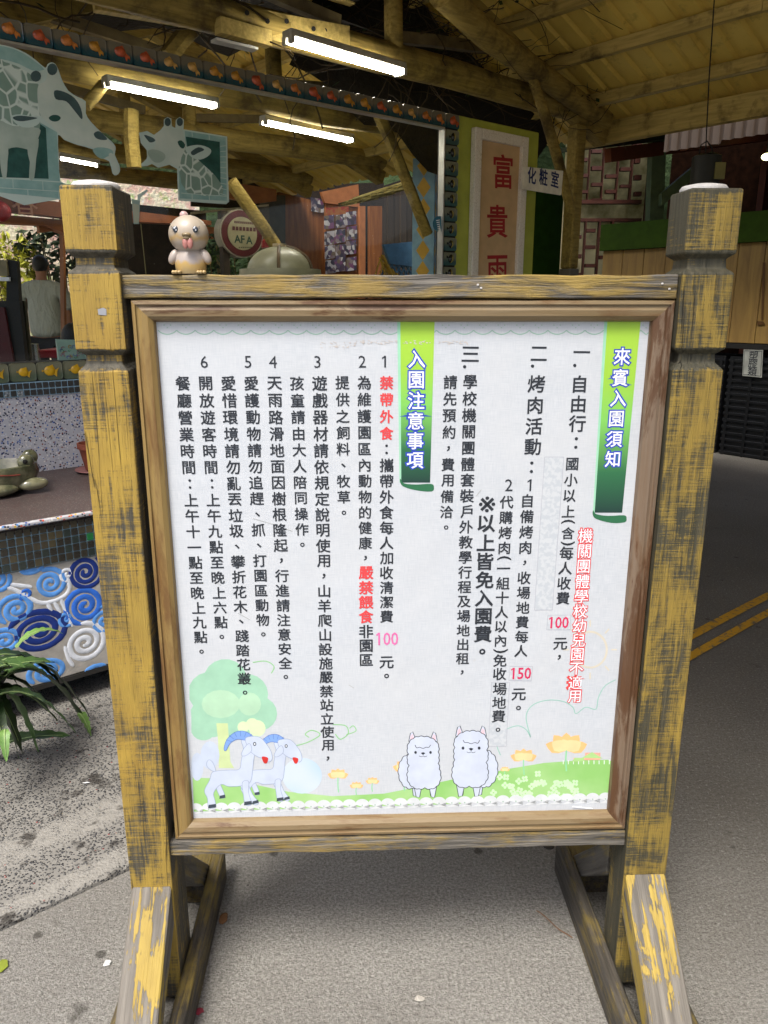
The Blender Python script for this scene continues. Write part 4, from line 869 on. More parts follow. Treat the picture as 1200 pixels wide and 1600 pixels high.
for x0, y0, x1, y1 in ((0, 880, 330, 900), (60, 840, 62, 880), (200, 850, 202, 890), (130, 888, 132, 925), (275, 893, 277, 930), (850, 905, 1062, 920), (900, 910, 902, 935), (980, 914, 982, 940), (900, 618, 902, 640), (980, 632, 982, 655)):
    d_ = Vector((x1 - x0, y1 - y0)); nn = Vector((-d_.y, d_.x)).normalized() * 1.6; jt.poly([pb((x0 + a_ * nn.x) / 3, (y0 + a_ * nn.y) / 3, WB - .0031) for a_ in (-1, 1)] + [pb((x1 + a_ * nn.x) / 3, (y1 + a_ * nn.y) / 3, WB - .0031) for a_ in (1, -1)])
for i in range(6):
    a_ = radians(250 + i * 18); jt.poly([pb(20 / 3 + (r_ * cos(a_) + s_) * .9, 112 + r_ * sin(a_) * .72, WB - .0031) for r_, s_ in ((56, 0), (56, 1), (40, 1), (40, 0))]) if False else None
jt.build('printed_joints', S_edge, win)
cup = stk(win, 'cup_sticker', [(205.5, 311), (219, 313), (217, 350), (209, 350)], st_mat('cup_pale', '#8aa39c', '#9fb4aa'), 1, 1)
stk(cup, 'printed_straw', [(215, 313), (215, 305), (229, 296), (232, 298), (220, 308), (219, 314)], S_edge, 2, 1); stk(cup, 'printed_drink', [(207, 318), (217.6, 320), (216.2, 348), (210, 348)], st_mat('cup_drink', '#aab39c', '#b9bda6'), 2, 1)
MB().tube([pb(220, 350, WB + .02), pb(228, 428, WB + .02)], .0018, 6).build('hanging_rod', plain('rod', '#8f8250', .5), win)
rs = stk(win, 'round_sticker', [(688 + 12 * cos(i * pi / 10), 350 + 13 * sin(i * pi / 10)) for i in range(6, 15)] + [(689.5, 338), (689.5, 363)][::-1], st_mat('sticker_teal', '#356f86', '#3f7d94'), 1, 1)
sq = MB()
for k_ in range(5): sq.poly([pb(x, y, WB - .0022) for x, y in ((681 + k_ * .7, 344 + k_ * 3.2), (687, 343 + k_ * 3.2), (687, 344.4 + k_ * 3.2), (682 + k_ * .7, 345.4 + k_ * 3.2))])
sq.build('printed_script', WHITE, rs)
# ================================================================== GREEN WALL, PLAQUE, SIGNS
gw = thing('green_wall', 'yellow green painted wall panel right of the fish tile column', 'wall', GF, (3.346, WB, 0))
MB().box(3.3465, 4.06, WB + .01, WB + .16, 0, 2.385).build('wall_panel', plain('paint_lime', '#b0b84c', .65, var=.12, bump=.2, scale=6), gw, bevel=.006)
pq = thing('calligraphy_plaque', 'tall white framed plaque with large red characters on the lime green wall', 'plaque', GF, (3.5, WB, 1.1))
c4 = [pb(x, y, WB - .03) for x, y in ((746, 198), (828, 211), (816, 470), (733, 470))]
aL = pb(740, 330, WB - .03).x; aR = pb(822, 330, WB - .03).x; zT_ = pb(746, 198, WB - .03).z
M_pf = NT('plaque_frame', .5); M_pf.col(M_pf.mix(M_pf.ramp(M_pf.vor(55, 'DISTANCE_TO_EDGE'), (.01, 0), (.03, 1)), '#c8bda8', '#ece5d8')); M_pf.bump(M_pf.noise(80, 4), .4, .002); M_pf = M_pf.m
zB_ = .78; fw = .058
mb = MB(); mb.box(aL, aL + fw, WB - .03, WB + .008, zB_, zT_); mb.build('frame_side', M_pf, pq, bevel=.006, seg=2)
MB().box(aR - fw, aR, WB - .03, WB + .008, zB_, zT_).build('frame_side', M_pf, pq, bevel=.006, seg=2)
MB().box(aL + fw + .001, aR - fw - .001, WB - .03, WB + .008, zT_ - fw, zT_).build('frame_top', M_pf, pq, bevel=.006, seg=2); MB().box(aL + fw + .001, aR - fw - .001, WB - .03, WB + .008, zB_, zB_ + fw).build('frame_bottom', M_pf, pq, bevel=.006, seg=2)
pn = MB().box(aL + fw - .002, aR - fw + .002, WB - .008, WB + .006, zB_ + fw - .004, zT_ - fw + .004).build('plaque_panel', plain('plaque_tan', '#d2b084', .6, var=.06), pq)
CR = plain('calligraphy_red', '#a8252a', .45)
for ch, x, y in (('富', 787, 268), ('貴', 778, 346), ('雨', 778, 422)):
    p = pb(x, y, WB - .012); mb = MB(); put_glyph(mb, ch, lambda u, v, w: Vector((u - (v - p.z) * .06, WB - .0085 - w, v + (u - p.x) * .05)), p.x, p.z, .195, .016, 0, 1.0, 0, .15); mb.build('red_character', CR, pn)
sg = thing('restroom_sign', 'small white restroom sign with dark blue characters beside the red plaque', 'sign', GF, tuple(pb(850, 283, WB - .06)))
q = [pb(x, y, WB - .06) for x, y in ((818, 260), (880, 267), (877, 305), (815, 295))]
bd = MB().slab(q, (0, .012, 0)).build('sign_board', plain('sign_white', '#efebdc', .5), sg, bevel=.002)
for ch, x, y in (('化', 831, 274), ('粧', 849, 277), ('室', 867, 280)):
    p = pb(x, y, WB - .06); mb = MB(); put_glyph(mb, ch, lambda u, v, w: Vector((u, WB - .061 - w, v - (u - p.x) * .1)), p.x, p.z, .098, .022, 0, .85, 0, .02); mb.build('printed_character', plain('sign_blue', '#26356b', .5), bd)
tag(MB().box(pb(800, 350, 3.9).x, pb(878, 350, 3.9).x, 3.9, 3.98, 0, pb(850, 300, 3.9).z).build('green_partition', plain('paint_dark_green', '#22400c', .8, spec=.1), F=GF, org=(4.4, 3.9, 0)), 'dark green partition behind the lime green wall below the restroom sign', 'partition')

# ================================================================== CANOPY ROOF
M_log = NT('old_log', .75, spec=.2); gv = M_log.noise(60, 5, M_log.map((.08, 1, 1)), .6, .4)
c = M_log.mix(M_log.ramp(gv, (.3, 0), (.7, 1)), '#7d6a35', '#ab9450'); c = M_log.mix(M_log.ramp(M_log.noise(5, 6, None, .65), (.48, 0), (.66, .85)), c, '#463a24'); M_log.col(c).bump(gv, .6, .006); M_log = M_log.m
M_beam = NT('painted_beam', .7, spec=.2); gv = M_beam.noise(50, 5, M_beam.map((1, .08, 1)))
c = M_beam.mix(M_beam.ramp(gv, (.35, 0), (.65, 1)), '#a69252', '#c9b068'); c = M_beam.mix(M_beam.ramp(M_beam.noise(6, 6, None, .65), (.52, 0), (.66, .8)), c, '#55482c'); M_beam.col(c).bump(gv, .5, .004); M_beam = M_beam.m
M_sheet = NT('roof_sheet_yellow', .5, spec=.3); c = M_sheet.mix(M_sheet.noise(3, 5), '#cfae4c', '#ecd06c'); c = M_sheet.mix(M_sheet.ramp(M_sheet.noise(7, 6, None, .7), (.55, 0), (.72, .6)), c, '#6f5a22'); M_sheet.col(c).bump(M_sheet.noise(20, 4), .2, .006); M_sheet = M_sheet.m
M_grey = plain('weathered_pole', '#6a5c3c', .8, var=.2, bump=.5)
roof = thing('canopy_roof', 'open timber canopy roof with yellow metal sheets on log beams', 'roof', GF, (3, 4, 2.6))
SL = math.tan(radians(21)); RA, RZ = 2.95, 3.62
def zr(a): return RZ - SL * abs(a - RA)
def sheet(a0, a1, b0, b1, m, nm='roof_sheet', par=None, zf=zr, pitch=.155, rib=.022, off=.0):
    prof = []; b = b0
    while b < b1 - .01:
        prof += [(b, 0), (b + pitch * .62, 0), (b + pitch * .70, rib), (b + pitch * .90, rib)]; b += pitch
    prof.append((b1, 0)); mb = MB(); rings = []
    for k in range(5): a = a0 + (a1 - a0) * k / 4; rings.append([(a, bb, zf(a) + h + off + .004 * sin(k * 2 + bb)) for bb, h in prof])
    mb.loft(rings, close=False, caps=False)
    return mb.build(nm, m, par or roof)
b = -4.62; i = 0
while b < 9.0:
    sheet(RA, 5.52 + .03 * (i % 2), b, b + 1.0, M_sheet, off=.006 * (i % 2)); 
    sheet(RA, .35 if b > 2.6 else .6, b, b + 1.0, M_sheet, off=.006 * (i % 2))  # sheets on the camera side are unseen, added to shade the ground
    b += .93; i += 1
# purlins run along B under the sheets
for k, a in enumerate((5.05, 4.62, 4.2, 3.78, 3.36)):
    for b0, b1 in ((-4.6, -.9), (-.9, 2.3), (2.3, 5.6), (5.6, 9.2)):
        MB().beam((a, b0, zr(a) - .045), (a, b1, zr(a) - .045), .05, .075, seg=5, jit=.003).build('purlin', M_beam, roof)
for k, a in enumerate((2.5, 2.05, 1.6, 1.15, .7)):
    MB().beam((a, 3.4, zr(a) - .045), (a, 9.9, zr(a) - .045), .05, .07, seg=4, jit=.003).build('purlin', M_beam, roof)
pD = hz(968, 200, 2.55), hz(1200, 160, 2.55)
MB().beam((5.34, 4.1, 2.60), (5.34, -4.6, 2.60), .07, .15, seg=8, jit=.004).build('eave_beam', M_beam, roof)
MB().tube([(5.05, 4.0 - i * .5, 2.735 - .004 * (i % 2)) for i in range(11)], .012, 6).build('conduit', plain('conduit', '#9c8a55', .5), roof)
# trusses
def truss(bt, r=.085, ends=(-.2, 5.30), full=True, wob=.0):
    zt = 2.64 + r
    MB().tube([(ends[0] + (ends[1] - ends[0]) * i / 10, bt + random.uniform(-.01, .01), zt + random.uniform(-.012, .012)) for i in range(11)], [r * (1 + random.uniform(-.08, .08)) for i in range(11)], 12, wob=.03).build('tie_beam', M_log, roof, smooth=True)
    for sgn in (1, -1):
        a_end = 5.3 if sgn > 0 else .6
        MB().beam((RA, bt, zr(RA) - .17), (a_end, bt, zr(a_end) - .15), .10, .12, seg=6, jit=.006).build('rafter', M_log, roof)
    MB().tube([(RA + .28, bt - .02, zt + .02), (RA + .28, bt, zr(RA + .28) - .15)], .055, 10, wob=.03).build('king_post', M_log, roof, smooth=True)
    MB().beam((RA + .12, bt, zt + .05), (RA + .12, bt, zr(RA + .2) - .15), .07, .07).build('king_post', M_log, roof)
    for a0, a1 in ((RA + .3, RA + 1.2), (RA - .1, RA - 1.2)):
        MB().beam((a0, bt, zt + .12), (a1, bt, zr(a1) - .2), .05, .06, seg=3, jit=.005).build('strut', M_grey, roof)
for bt in (3.78, 5.05, 6.35, 7.62, 8.9): truss(bt)
# board bolted along the first tie beam
cb = MB().beam(hz(140, -5, 2.72) + Vector((0, -.03, 0)), hz(538, 66, 2.72) + Vector((0, -.03, 0)), .05, .13, seg=4, jit=.003).build('clamp_board', M_beam, roof)
q = MB()
for x, y in ((418, 33), (448, 33), (490, 45), (508, 48), (386, 20)): q.tube([pb(x, y, 3.66), pb(x, y, 3.70)], .012, 8)
q.build('bolt', M_dark, roof)
for x0, y0, x1, y1 in ((150, -30, 545, 62), (360, 52, 540, 70)): pass
MB().beam(pb(340, 40, 3.7), pb(420, 62, 3.7), .06, .07).build('packing_block', M_beam, roof); MB().box(2.05, 2.28, 3.69, 3.75, 2.588, 2.60).build('light_bracket', plain('white_metal', '#c9c8c2', .4), roof)
# hip log rafter from upper centre to the post at right
MB().tube([pb(690, -12, 3.3), pb(760, 55, 3.42), pb(850, 120, 3.6), pb(945, 190, 3.75)], [.075, .075, .07, .07], 10, wob=.03).build('log_rafter', M_log, roof, smooth=True)
po = thing('canopy_post', 'square yellowish timber post right of the restroom sign', 'post', GF, (5.0, 3.75, 0))
a_ = pb(902, 215, 3.75).x; zt_ = pb(902, 195, 3.75).z
MB().box(a_ - .055, a_ + .045, 3.70, 3.80, 1.62, zt_).build('upper_post', M_log, po, bevel=.012); MB().box(a_ - .06, a_ + .05, 3.695, 3.805, 0, 1.62).build('concrete_base', plain('post_concrete', '#6c675c', .8, bump=.4), po, bevel=.006)
MB().tube([pb(822, 92, 3.55), pb(850, 175, 3.6), pb(872, 250, 3.62), pb(893, 332, 3.64)], [.032, .036, .036, .03], 8, wob=.05).build('log_brace', M_log, po, smooth=True)
# interior braces seen through the glass
for nm_, q_, r_, bb, lab in (('log_brace', [(592, 180), (612, 225), (640, 295), (668, 366)], .045, 4.6, ''), ('log_brace', [(360, 283), (385, 318), (412, 355), (436, 392)], .05, 5.4, ''), ('log_brace', [(304, 40), (285, 60), (262, 90)], .05, 4.3, ''), ('log_brace', [(162, 132), (148, 150), (134, 165)], .035, 4.9, ''), ('strut', [(205, 172), (205, 215), (210, 262)], .05, 5.4, '')):
    MB().tube([pb(*p, bb) for p in q_], r_, 7, wob=.05).build(nm_, M_log, roof, smooth=True)
# fluorescent battens
TUBE = emit('tube_glow', '#fff8ea', 34.0); HOUS = plain('batten_metal', '#b9b7ad', .4, .3)
def batten(e0, e1, z, lab, n=2):
    p, q = hz(*e0, z), hz(*e1, z); mid = (p + q) / 2; th = thing('fluorescent_light', lab, 'light', GF, tuple(mid), 'fluorescent battens under the canopy'); d = (q - p).normalized(); sd_ = Vector((-d.y, d.x, 0))
    MB().beam(p + Vector((0, 0, .028)), q + Vector((0, 0, .028)), .075, .035).build('housing', HOUS, th, bevel=.004)
    for s in ((-1, 1) if n == 2 else (0,)):
        MB().tube([p + sd_ * .024 * s + d * .015, q + sd_ * .024 * s - d * .015], .0115, 10).build('tube', TUBE, th, smooth=True)
        for e in (p, q): MB().beam(e + sd_ * .024 * s - d * .004 * 0, e + sd_ * .024 * s + (d if e is p else -d) * .02, .03, .034).build('end_cap', HOUS, th)
batten((448, 62), (628, 114), 2.60, 'upper double fluorescent light under the front log beam')
batten((163, 131), (338, 166), 2.60, 'long fluorescent light left of centre seen through the window above the small giraffe')
batten((410, 191), (549, 220), 2.60, 'double fluorescent light behind glass right of the small giraffe sticker')
batten((90, 247), (153, 259), 2.55, 'short fluorescent light farthest back under the large giraffe head', 1)
# hanging vines and dead creepers under the roof
M_vine = plain('dead_vine', '#3d3018', .85, var=.3); M_vl = plain('vine_leaf', '#2b4216', .7, var=.3); M_net = NT('shade_net', .9); M_net.col(M_net.mix(M_net.noise(9, 6), '#0e0c08', '#2a2313')); M_net.bump(M_net.noise(30, 5), .8, .02); M_net = M_net.m
sn = thing('sun_block_net', 'dark net added out of view above the counter to block sun and sky', 'sun_blocker', GF, (0, 3.2, 2.95))  # unseen net, added to keep sun and sky off the ground below
mb = MB(); mb.loft([[(-4 + i * .5, 2.45 + j * .24, 2.97 - .05 * sin(i * 1.1) * sin(j * .9) - .0) for j in range(7)] for i in range(15)], close=False, caps=False); mb.build('net', M_net, sn, smooth=True)
for b in (2.45, 3.85): MB().beam((-4, b, 3.0), (3, b, 3.0), .05, .05).build('batten', M_beam, sn)
vn = thing('creeper_tangle', 'dark tangle of dead creepers hanging under the roof above the window', 'creeper', GF, (1.5, 4.6, 3))
mb = MB(); rings = []
for i in range(28):
    a = -1.3 + i * .17; rings.append([(a, 3.95 + j * .30, 2.93 + .12 * mnoise.noise(Vector((a * 2, j * .7, 0))) + .045 * j) for j in range(7)])
mb.loft(rings, close=False, caps=False); mb.build('net', M_net, vn, smooth=True)
mb = MB(); lv = MB(); rr = random.Random(21)
def twigs(a0, a1, b0, b1, z0, z1, n, nl, rad=.006):
    for i in range(n):
        p = Vector((rr.uniform(a0, a1), rr.uniform(b0, b1), rr.uniform(z0, z1))); pts = [p]; d = Vector((rr.uniform(-1, 1), rr.uniform(-1, 1), rr.uniform(-.5, .3)))
        for j in range(7): d += Vector((rr.uniform(-.5, .5), rr.uniform(-.5, .5), rr.uniform(-.4, .4))); d.normalize(); p = p + d * .09; p.z = min(p.z, zr(p.x) - .03); pts.append(p.copy())
        mb.tube(pts, rad * rr.uniform(.3, 1), 4)
    for i in range(nl):
        p = Vector((rr.uniform(a0, a1), rr.uniform(b0, b1), rr.uniform(z0, z1))); u = Vector((rr.uniform(-1, 1), rr.uniform(-1, 1), rr.uniform(-1, 1))).normalized(); v = u.orthogonal().normalized(); s = rr.uniform(.015, .035)
        lv.poly([p - u * s, p + v * s * .5, p + u * s, p - v * s * .5])
twigs(-1, 3.6, 3.9, 4.6, 2.75, 3.1, 150, 160); twigs(3.3, 5.0, 3.9, 4.4, 2.8, 3.25, 120, 90, .004); twigs(3.6, 4.2, 3.3, 3.6, 3.05, 3.3, 10, 40, .003); twigs(4.7, 5.2, 3.5, 3.8, 2.72, 2.82, 16, 12, .003)
mb.build('twig', M_vine, vn)['kind'] = 'stuff'; lv.build('vine_leaf', M_vl, vn)['kind'] = 'stuff'
# thick brown creeper sheet behind the first truss on the right half
mb = MB(); rings = []
for i in range(14):
    a = 3.2 + i * .16; rings.append([(a, 4.2 + j * .12, zr(a) - .06 - .55 * (j / 5) + .10 * mnoise.noise(Vector((a * 3, j * .9, 2)))) for j in range(6)])
mb.loft(rings, close=False, caps=False).build('net', M_net, vn, smooth=True)

# ================================================================== INSIDE THE CANOPY, SEEN THROUGH THE WINDOW
M_ply = NT('plywood_orange', .7); gv = M_ply.noise(24, 5, M_ply.map((1, 1, .1))); M_ply.col(M_ply.mix(M_ply.ramp(gv, (.35, 0), (.65, 1)), '#6f3f1c', '#8d5528')).bump(gv, .3, .003); M_ply = M_ply.m
M_ply2 = plain('plywood_light', '#a2643a', .7, var=.1); M_dk = plain('dark_timber', '#2c2117', .8, var=.25, bump=.3)
def wallpx(name, px, b, th, m, par, bev=0): return MB().slab([pb(x, y, b) for x, y in px], (0, th, 0)).build(name, m, par, bevel=bev)
pw = thing('plywood_wall', 'orange brown plywood wall with photo prints behind the white kettle dome', 'wall', GF, tuple(pb(520, 430, 8.2)))
wallpx('plywood_panel', [(436, 300), (508, 318), (508, 560), (436, 560)], 8.2, .05, M_ply, pw); wallpx('plywood_panel', [(508.6, 318), (562, 325), (562, 560), (508.6, 560)], 8.16, .05, M_ply, pw)
wallpx('plywood_panel', [(502, 300), (560, 288), (562, 324), (508, 317)], 8.14, .04, M_ply2, pw)
wallpx('plywood_panel', [(562.6, 322), (571, 322), (571, 560), (562.6, 560)], 8.1, .05, M_ply2, pw); wallpx('dark_gap_panel', [(571.5, 320), (577.5, 320), (577.5, 560), (571.5, 560)], 8.4, .03, M_dark, pw)
wallpx('plywood_panel', [(578, 322), (597, 322), (597, 560), (578, 560)], 8.1, .05, M_ply, pw)
wallpx('upper_panel', [(300, 262), (440, 290), (600, 285), (600, 325), (440, 330), (300, 322)], 8.6, .04, M_dk, pw)
MB().slab([pb(x, y, 8.12) for x, y in ((420, 305), (446, 305), (446, 560), (424, 560))], (0, .2, 0)).build('corner_post', plain('grey_post', '#4b4638', .8, bump=.4), pw)
wallpx('fascia', [(308, 300), (400, 318), (432, 314), (432, 296), (330, 280)], 7.9, .06, M_ply2, pw); wallpx('fascia_trim', [(300, 331), (420, 319), (420, 322), (300, 335)], 7.85, .04, plain('trim_pale', '#a59a80', .6), pw)
rr = random.Random(31)
pp = ['#a8a09c', '#55485c', '#6e4660', '#3f3a44', '#b5aea6', '#6c5c4c', '#4a3c48', '#7c6c68']
t = NT('photo_print', .4); v = t.vor(22, out='Color'); t.col(t.ramp(t.sep(v, 0), *[(i / 8, c_) for i, c_ in enumerate(pp)], const=True)); M_ph = t.m
for r_ in range(4):
    for k_ in range(3):
        x0 = 508 + k_ * 17 + rr.uniform(-1, 1); y0 = 338 + r_ * 23 + rr.uniform(-1, 2) - k_ * 3; w_ = 15.5; wallpx('photo', [(x0, y0), (x0 + w_, y0 - 2), (x0 + w_, y0 + 19), (x0, y0 + 21)], 8.10 - .0, .01, M_ph, pw)
wallpx('photo', [(486, 308), (507, 312), (506, 333), (487, 330)], 8.18, .01, M_ph, pw)
t = NT('faded_red_print', .6); t.col(t.mix(t.ramp(t.noise(12, 5), (.45, 0), (.55, 1)), '#8d5528', '#8a2a1c')); wallpx('red_print', [(510, 325), (545, 322), (545, 333), (510, 342)], 8.13, .01, t.m, pw)
wallpx('dark_panel', [(200, 318), (322, 330), (322, 600), (200, 600)], 8.0, .05, M_dk, pw); wallpx('orange_strip', [(300, 352), (346, 356), (346, 374), (300, 372)], 7.95, .03, M_ply2, pw)
dw = thing('dark_timber_wall', 'dark vertical timber wall behind the harlequin pillar', 'wall', GF, tuple(pb(640, 430, 9.0)))
t = NT('dark_planks', .8); gv = t.noise(30, 5, t.map((1, 1, .06))); t.col(t.mix(gv, '#1d1712', '#453628')); t.bump(gv, .5, .006); M_dpl = t.m
x = 596
while x < 700: wallpx('plank', [(x, 296), (x + 9.4, 294), (x + 9.4, 560), (x, 560)], 9.0 + .02 * ((x // 10) % 2), .04, M_dpl, dw); x += 10
wallpx('light_strip', [(545, 296), (600, 290), (690, 262), (690, 272), (600, 302)], 9.6, .02, M_dk, dw)
thp = MB(); rr = random.Random(17)
for i in range(70):
    f = rr.uniform(-8, 8); x0 = rr.uniform(528, 620); x1 = x0 + rr.uniform(40, 90); thp.tube([pb(x0, 320 + f * .5 - (x0 - 530) * .30, 7.4 + rr.uniform(-.2, .2)), pb(x1, 322 + f * 1.0 - (x1 - 530) * .30, 7.4 + rr.uniform(-.2, .2))], .008, 4)
tag(thp.build('thatch_bundle', plain('thatch', '#8a7a3c', .8, var=.3), F=GF, org=tuple(pb(600, 300, 7.4))), 'loose bundle of dry yellowish canes under the far eave left of the pillar', 'canes', kind='stuff')
# harlequin pillar
pil = thing('harlequin_pillar', 'square pillar painted light blue with a yellow diamond pattern', 'pillar', GF, tuple(pb(664, 430, 5.3) * Vector((1, 1, 0)) if False else (pb(664, 430, 5.3).x, 5.3, 0)))
pc = pb(664, 300, 5.3); ptop = pb(664, 250, 5.3).z; R_ = .095
PBL = plain('pillar_blue', '#7fa3b8', .6, var=.1); PYE = plain('pillar_yellow', '#c39a35', .6, var=.1)
ang = radians(40 + 8)   # pillar is turned so that one edge faces the window
MR = Matrix.Rotation(radians(-50), 4, 'Z')
def rp(x, y, z): v = MR @ Vector((x, y, 0)); return Vector((pc.x + v.x, 5.3 + v.y, z))
mb = MB(); mb.loft([[rp(x, y, z) for x, y in ((-R_, -R_), (R_, -R_), (R_, R_), (-R_, R_))] for z in (0, ptop)]); mb.build('shaft', PBL, pil)
z = .1
while z < ptop - .02:
    z2 = min(z + .085, ptop)
    for fx in range(4):
        mq = []
        for u, w in ((0, z - .085), (.06, z), (0, min(z + .085, ptop - .001)), (-.06, z)):
            rr_ = R_ + .0012; xy = [(u, -rr_), (rr_, u), (-u, rr_), (-rr_, -u)][fx]; mq.append(rp(xy[0], xy[1], w))
        MB().poly(mq).build('diamond', PYE, pil)
    z += .172
# lattice bench back, blue with yellow corner
lt = thing('lattice_screen', 'light blue lattice screen with diamond holes and a yellow corner behind the pillar', 'screen', GF, tuple(pb(640, 430, 6.6)))
wallpx('blue_panel', [(599, 382), (640, 378), (690, 373), (690, 420), (670, 420), (610, 412)], 6.6, .03, plain('lattice_blue', '#4b6f86', .6), lt)
bm_ = MB(); ym = MB()
for i in range(14):
    for sg_ in (1, -1):
        x = 604 + i * 7.5; bm_.slab([pb(x, 412, 6.62), pb(x + 2.2, 412, 6.62), pb(x + 2.2 + sg_ * 18, 448, 6.62), pb(x + sg_ * 18, 448, 6.62)], (0, .015 + .01 * sg_, 0))
bm_.build('lattice', bpy.data.materials['lattice_blue'], lt)
for i in range(7):
    for sg_ in (1, -1):
        x = 594 + i * 6; y0 = 402 + i * 6 if True else 0; ym.slab([pb(x, y0, 6.56), pb(x + 2.2, y0, 6.56), pb(x + 2.2 + sg_ * 14, 446, 6.56), pb(x + sg_ * 14, 446, 6.56)], (0, .012 + .01 * sg_, 0))
ym.slab([pb(597, 398, 6.55), pb(600, 398, 6.55), pb(624, 446, 6.55), pb(620, 446, 6.55)], (0, .03, 0)); ym.build('yellow_lattice', plain('lattice_yellow', '#b08a28', .6), lt)
# round sign
rc = pb(378, 365, 5.9); rs_ = thing('round_sign', 'round white sign with dark red rim hanging behind the glass', 'sign', GF, tuple(rc)); RX = (pb(412, 365, 5.9) - pb(345, 365, 5.9)).length / 2; RZ2 = (pb(378, 327, 5.9) - pb(378, 403, 5.9)).length / 2
def disc(k, y0, y1, m, nm, par):
    r0 = [(rc.x + RX * k * cos(i * pi / 20), 5.9 + y0, rc.z + RZ2 * k * sin(i * pi / 20)) for i in range(40)]; r1 = [(x, 5.9 + y1, z_) for x, y_, z_ in r0]; return MB().loft([r0, r1]).build(nm, m, par)
disc(1.0, 0, .10, plain('sign_rim', '#8a8472', .5), 'rim', rs_); disc(.94, -.006, .0, plain('sign_red', '#4a1517', .5), 'red_ring', rs_); face = disc(.68, -.010, -.006, plain('sign_face', '#8d8768', .5), 'face', rs_)
def facebars(rows, m, nm):
    mb = MB()
    for x0, x1, y0, y1 in rows: mb.poly([pb(x, y, 5.888) for x, y in ((x0, y0), (x1, y0 + (x1 - x0) * .06), (x1, y1 + (x1 - x0) * .06), (x0, y1))])
    mb.build(nm, m, face)
facebars([(366 + i * 3.1, 368.4 + i * 3.1, 345 + i * .25, 348.5 + i * .25) for i in range(10)] + [(363 + i * 5.4, 367.2 + i * 5.4, 353.5 + i * .35, 359.5 + i * .35) for i in range(7)], plain('print_maroon', '#4a2320', .5), 'printed_lines')
facebars([(373 + i * 3, 375.2 + i * 3, 385.5, 387.5) for i in range(7)], plain('print_olive', '#4d4c34', .5), 'printed_lines')
mb = MB(); p = pb(382, 374, 5.887)
put_glyph(mb, 'A', lambda u, v, w: Vector((u, 5.887 - w, v)), p.x - .065, p.z, .085, .02, 0, 1.0, 0, .01); put_glyph(mb, 'F', lambda u, v, w: Vector((u, 5.887 - w, v)), p.x - .015, p.z, .085, .02, 0, 1.0, 0, .01); put_glyph(mb, 'A', lambda u, v, w: Vector((u, 5.887 - w, v)), p.x + .045, p.z - .005, .085, .02, 0, 1.0, 0, .01); mb.build('printed_emblem', plain('print_green', '#17392c', .5), face)
MB().box(pb(352, 400, 5.95).x - .03, pb(352, 400, 5.95).x + .03, 5.93, 5.99, 0, pb(352, 330, 5.95).z).build('sign_post', M_dk, rs_)
# kettle dome
kc = pb(438, 425, 5.0); kr = (pb(495, 425, 5.0) - pb(384, 425, 5.0)).length / 2 * .98; kz = pb(438, 424, 5.0).z; kh = pb(438, 385, 5.0).z - kz
kd = thing('kettle_dome', 'large cream domed oven lid with dark straps and a thick rim', 'oven', GF, (kc.x, 5.0, 0)); M_kd = plain('enamel_cream', '#918f7a', .35, var=.1, bump=.1, spec=.5)
kc3 = Vector((kc.x, 5.0, kz))
MB().lathe([(kr * .80, 0)] + [(kr * .80 * cos(t_), kh * sin(t_)) for t_ in [i * pi / 2 / 9 for i in range(9)]] + [(.002, kh)], kc3, 30).build('dome', M_kd, kd, smooth=True)
MB().lathe([(kr * .75, -.07), (kr * .97, -.07), (kr, -.04), (kr * .98, .012), (kr * .78, .014)], kc3, 30).build('rim', M_kd, kd, smooth=True)
for t0 in (235, 305): MB().tube([kc3 + Vector((kr * .81 * cos(t_) * cos(radians(t0)), kr * .81 * cos(t_) * sin(radians(t0)), kh * 1.01 * sin(t_))) for t_ in [i * pi / 2 / 8 for i in range(9)]], .013, 6).build('strap', plain('strap_brown', '#5c4a34', .5), kd, smooth=True)
MB().lathe([(.002, .0), (.05, 0), (.05, .02), (.002, .022)], kc3 + Vector((0, 0, kh - .002)), 14).build('vent', plain('vent_cream', '#b09e80', .5), kd)
MB().lathe([(kr * .6, 0), (kr * .62, kz - .5), (kr * .92, kz - .07), (kr * .1, kz - .07)], (kc.x, 5.0, 0), 24).build('base', M_kd, kd, smooth=True)
rl = pb(420, 379, 5.5); tag(MB().lathe([(.002, 0), (.06, 0), (.055, .05), (.02, .09), (.002, .12)], rl - Vector((0, 0, .04)), 12).build('red_hat', plain('red_plastic', '#8e1d1c', .4), F=GF, org=tuple(rl)), 'small red cone shaped object between the round sign and the kettle dome', 'cone')
# shelf-like dark block low behind the dome to carry the view below the board edge
# left inside: lintel beams, red diamond banner, lantern
lb = thing('lintel_beam', 'orange brown timber lintel across the far opening at the left', 'beam', GF, tuple(pb(60, 345, 5.2)))
MB().slab([pb(x, y, 5.2) for x, y in ((-60, 300), (120, 318), (330, 345), (330, 352), (120, 342), (-60, 322))], (0, .1, 0)).build('upper_beam', plain('beam_brown', '#8a5030', .7, bump=.3), lb); MB().slab([pb(x, y, 5.3) for x, y in ((-60, 330), (60, 340), (120, 345), (120, 372), (70, 352), (-60, 345))], (0, .1, 0)).build('lower_beam', plain('beam_orange', '#a4653c', .7, bump=.3), lb)
MB().slab([pb(x, y, 5.35) for x, y in ((60, 348), (118, 344), (118, 356), (62, 364))], (0, .05, 0)).build('bracket_board', M_ply2, lb); MB().slab([pb(x, y, 5.6) for x, y in ((98, 300), (101, 300), (106, 620), (102, 620))], (0, .08, 0)).build('side_post', M_ply, lb)
bn = thing('red_banner', 'dark red diamond banner with pale outline under the large giraffe sticker', 'banner', GF, tuple(pb(38, 320, 5.15))); RDB = plain('banner_red', '#6d1a18', .6)
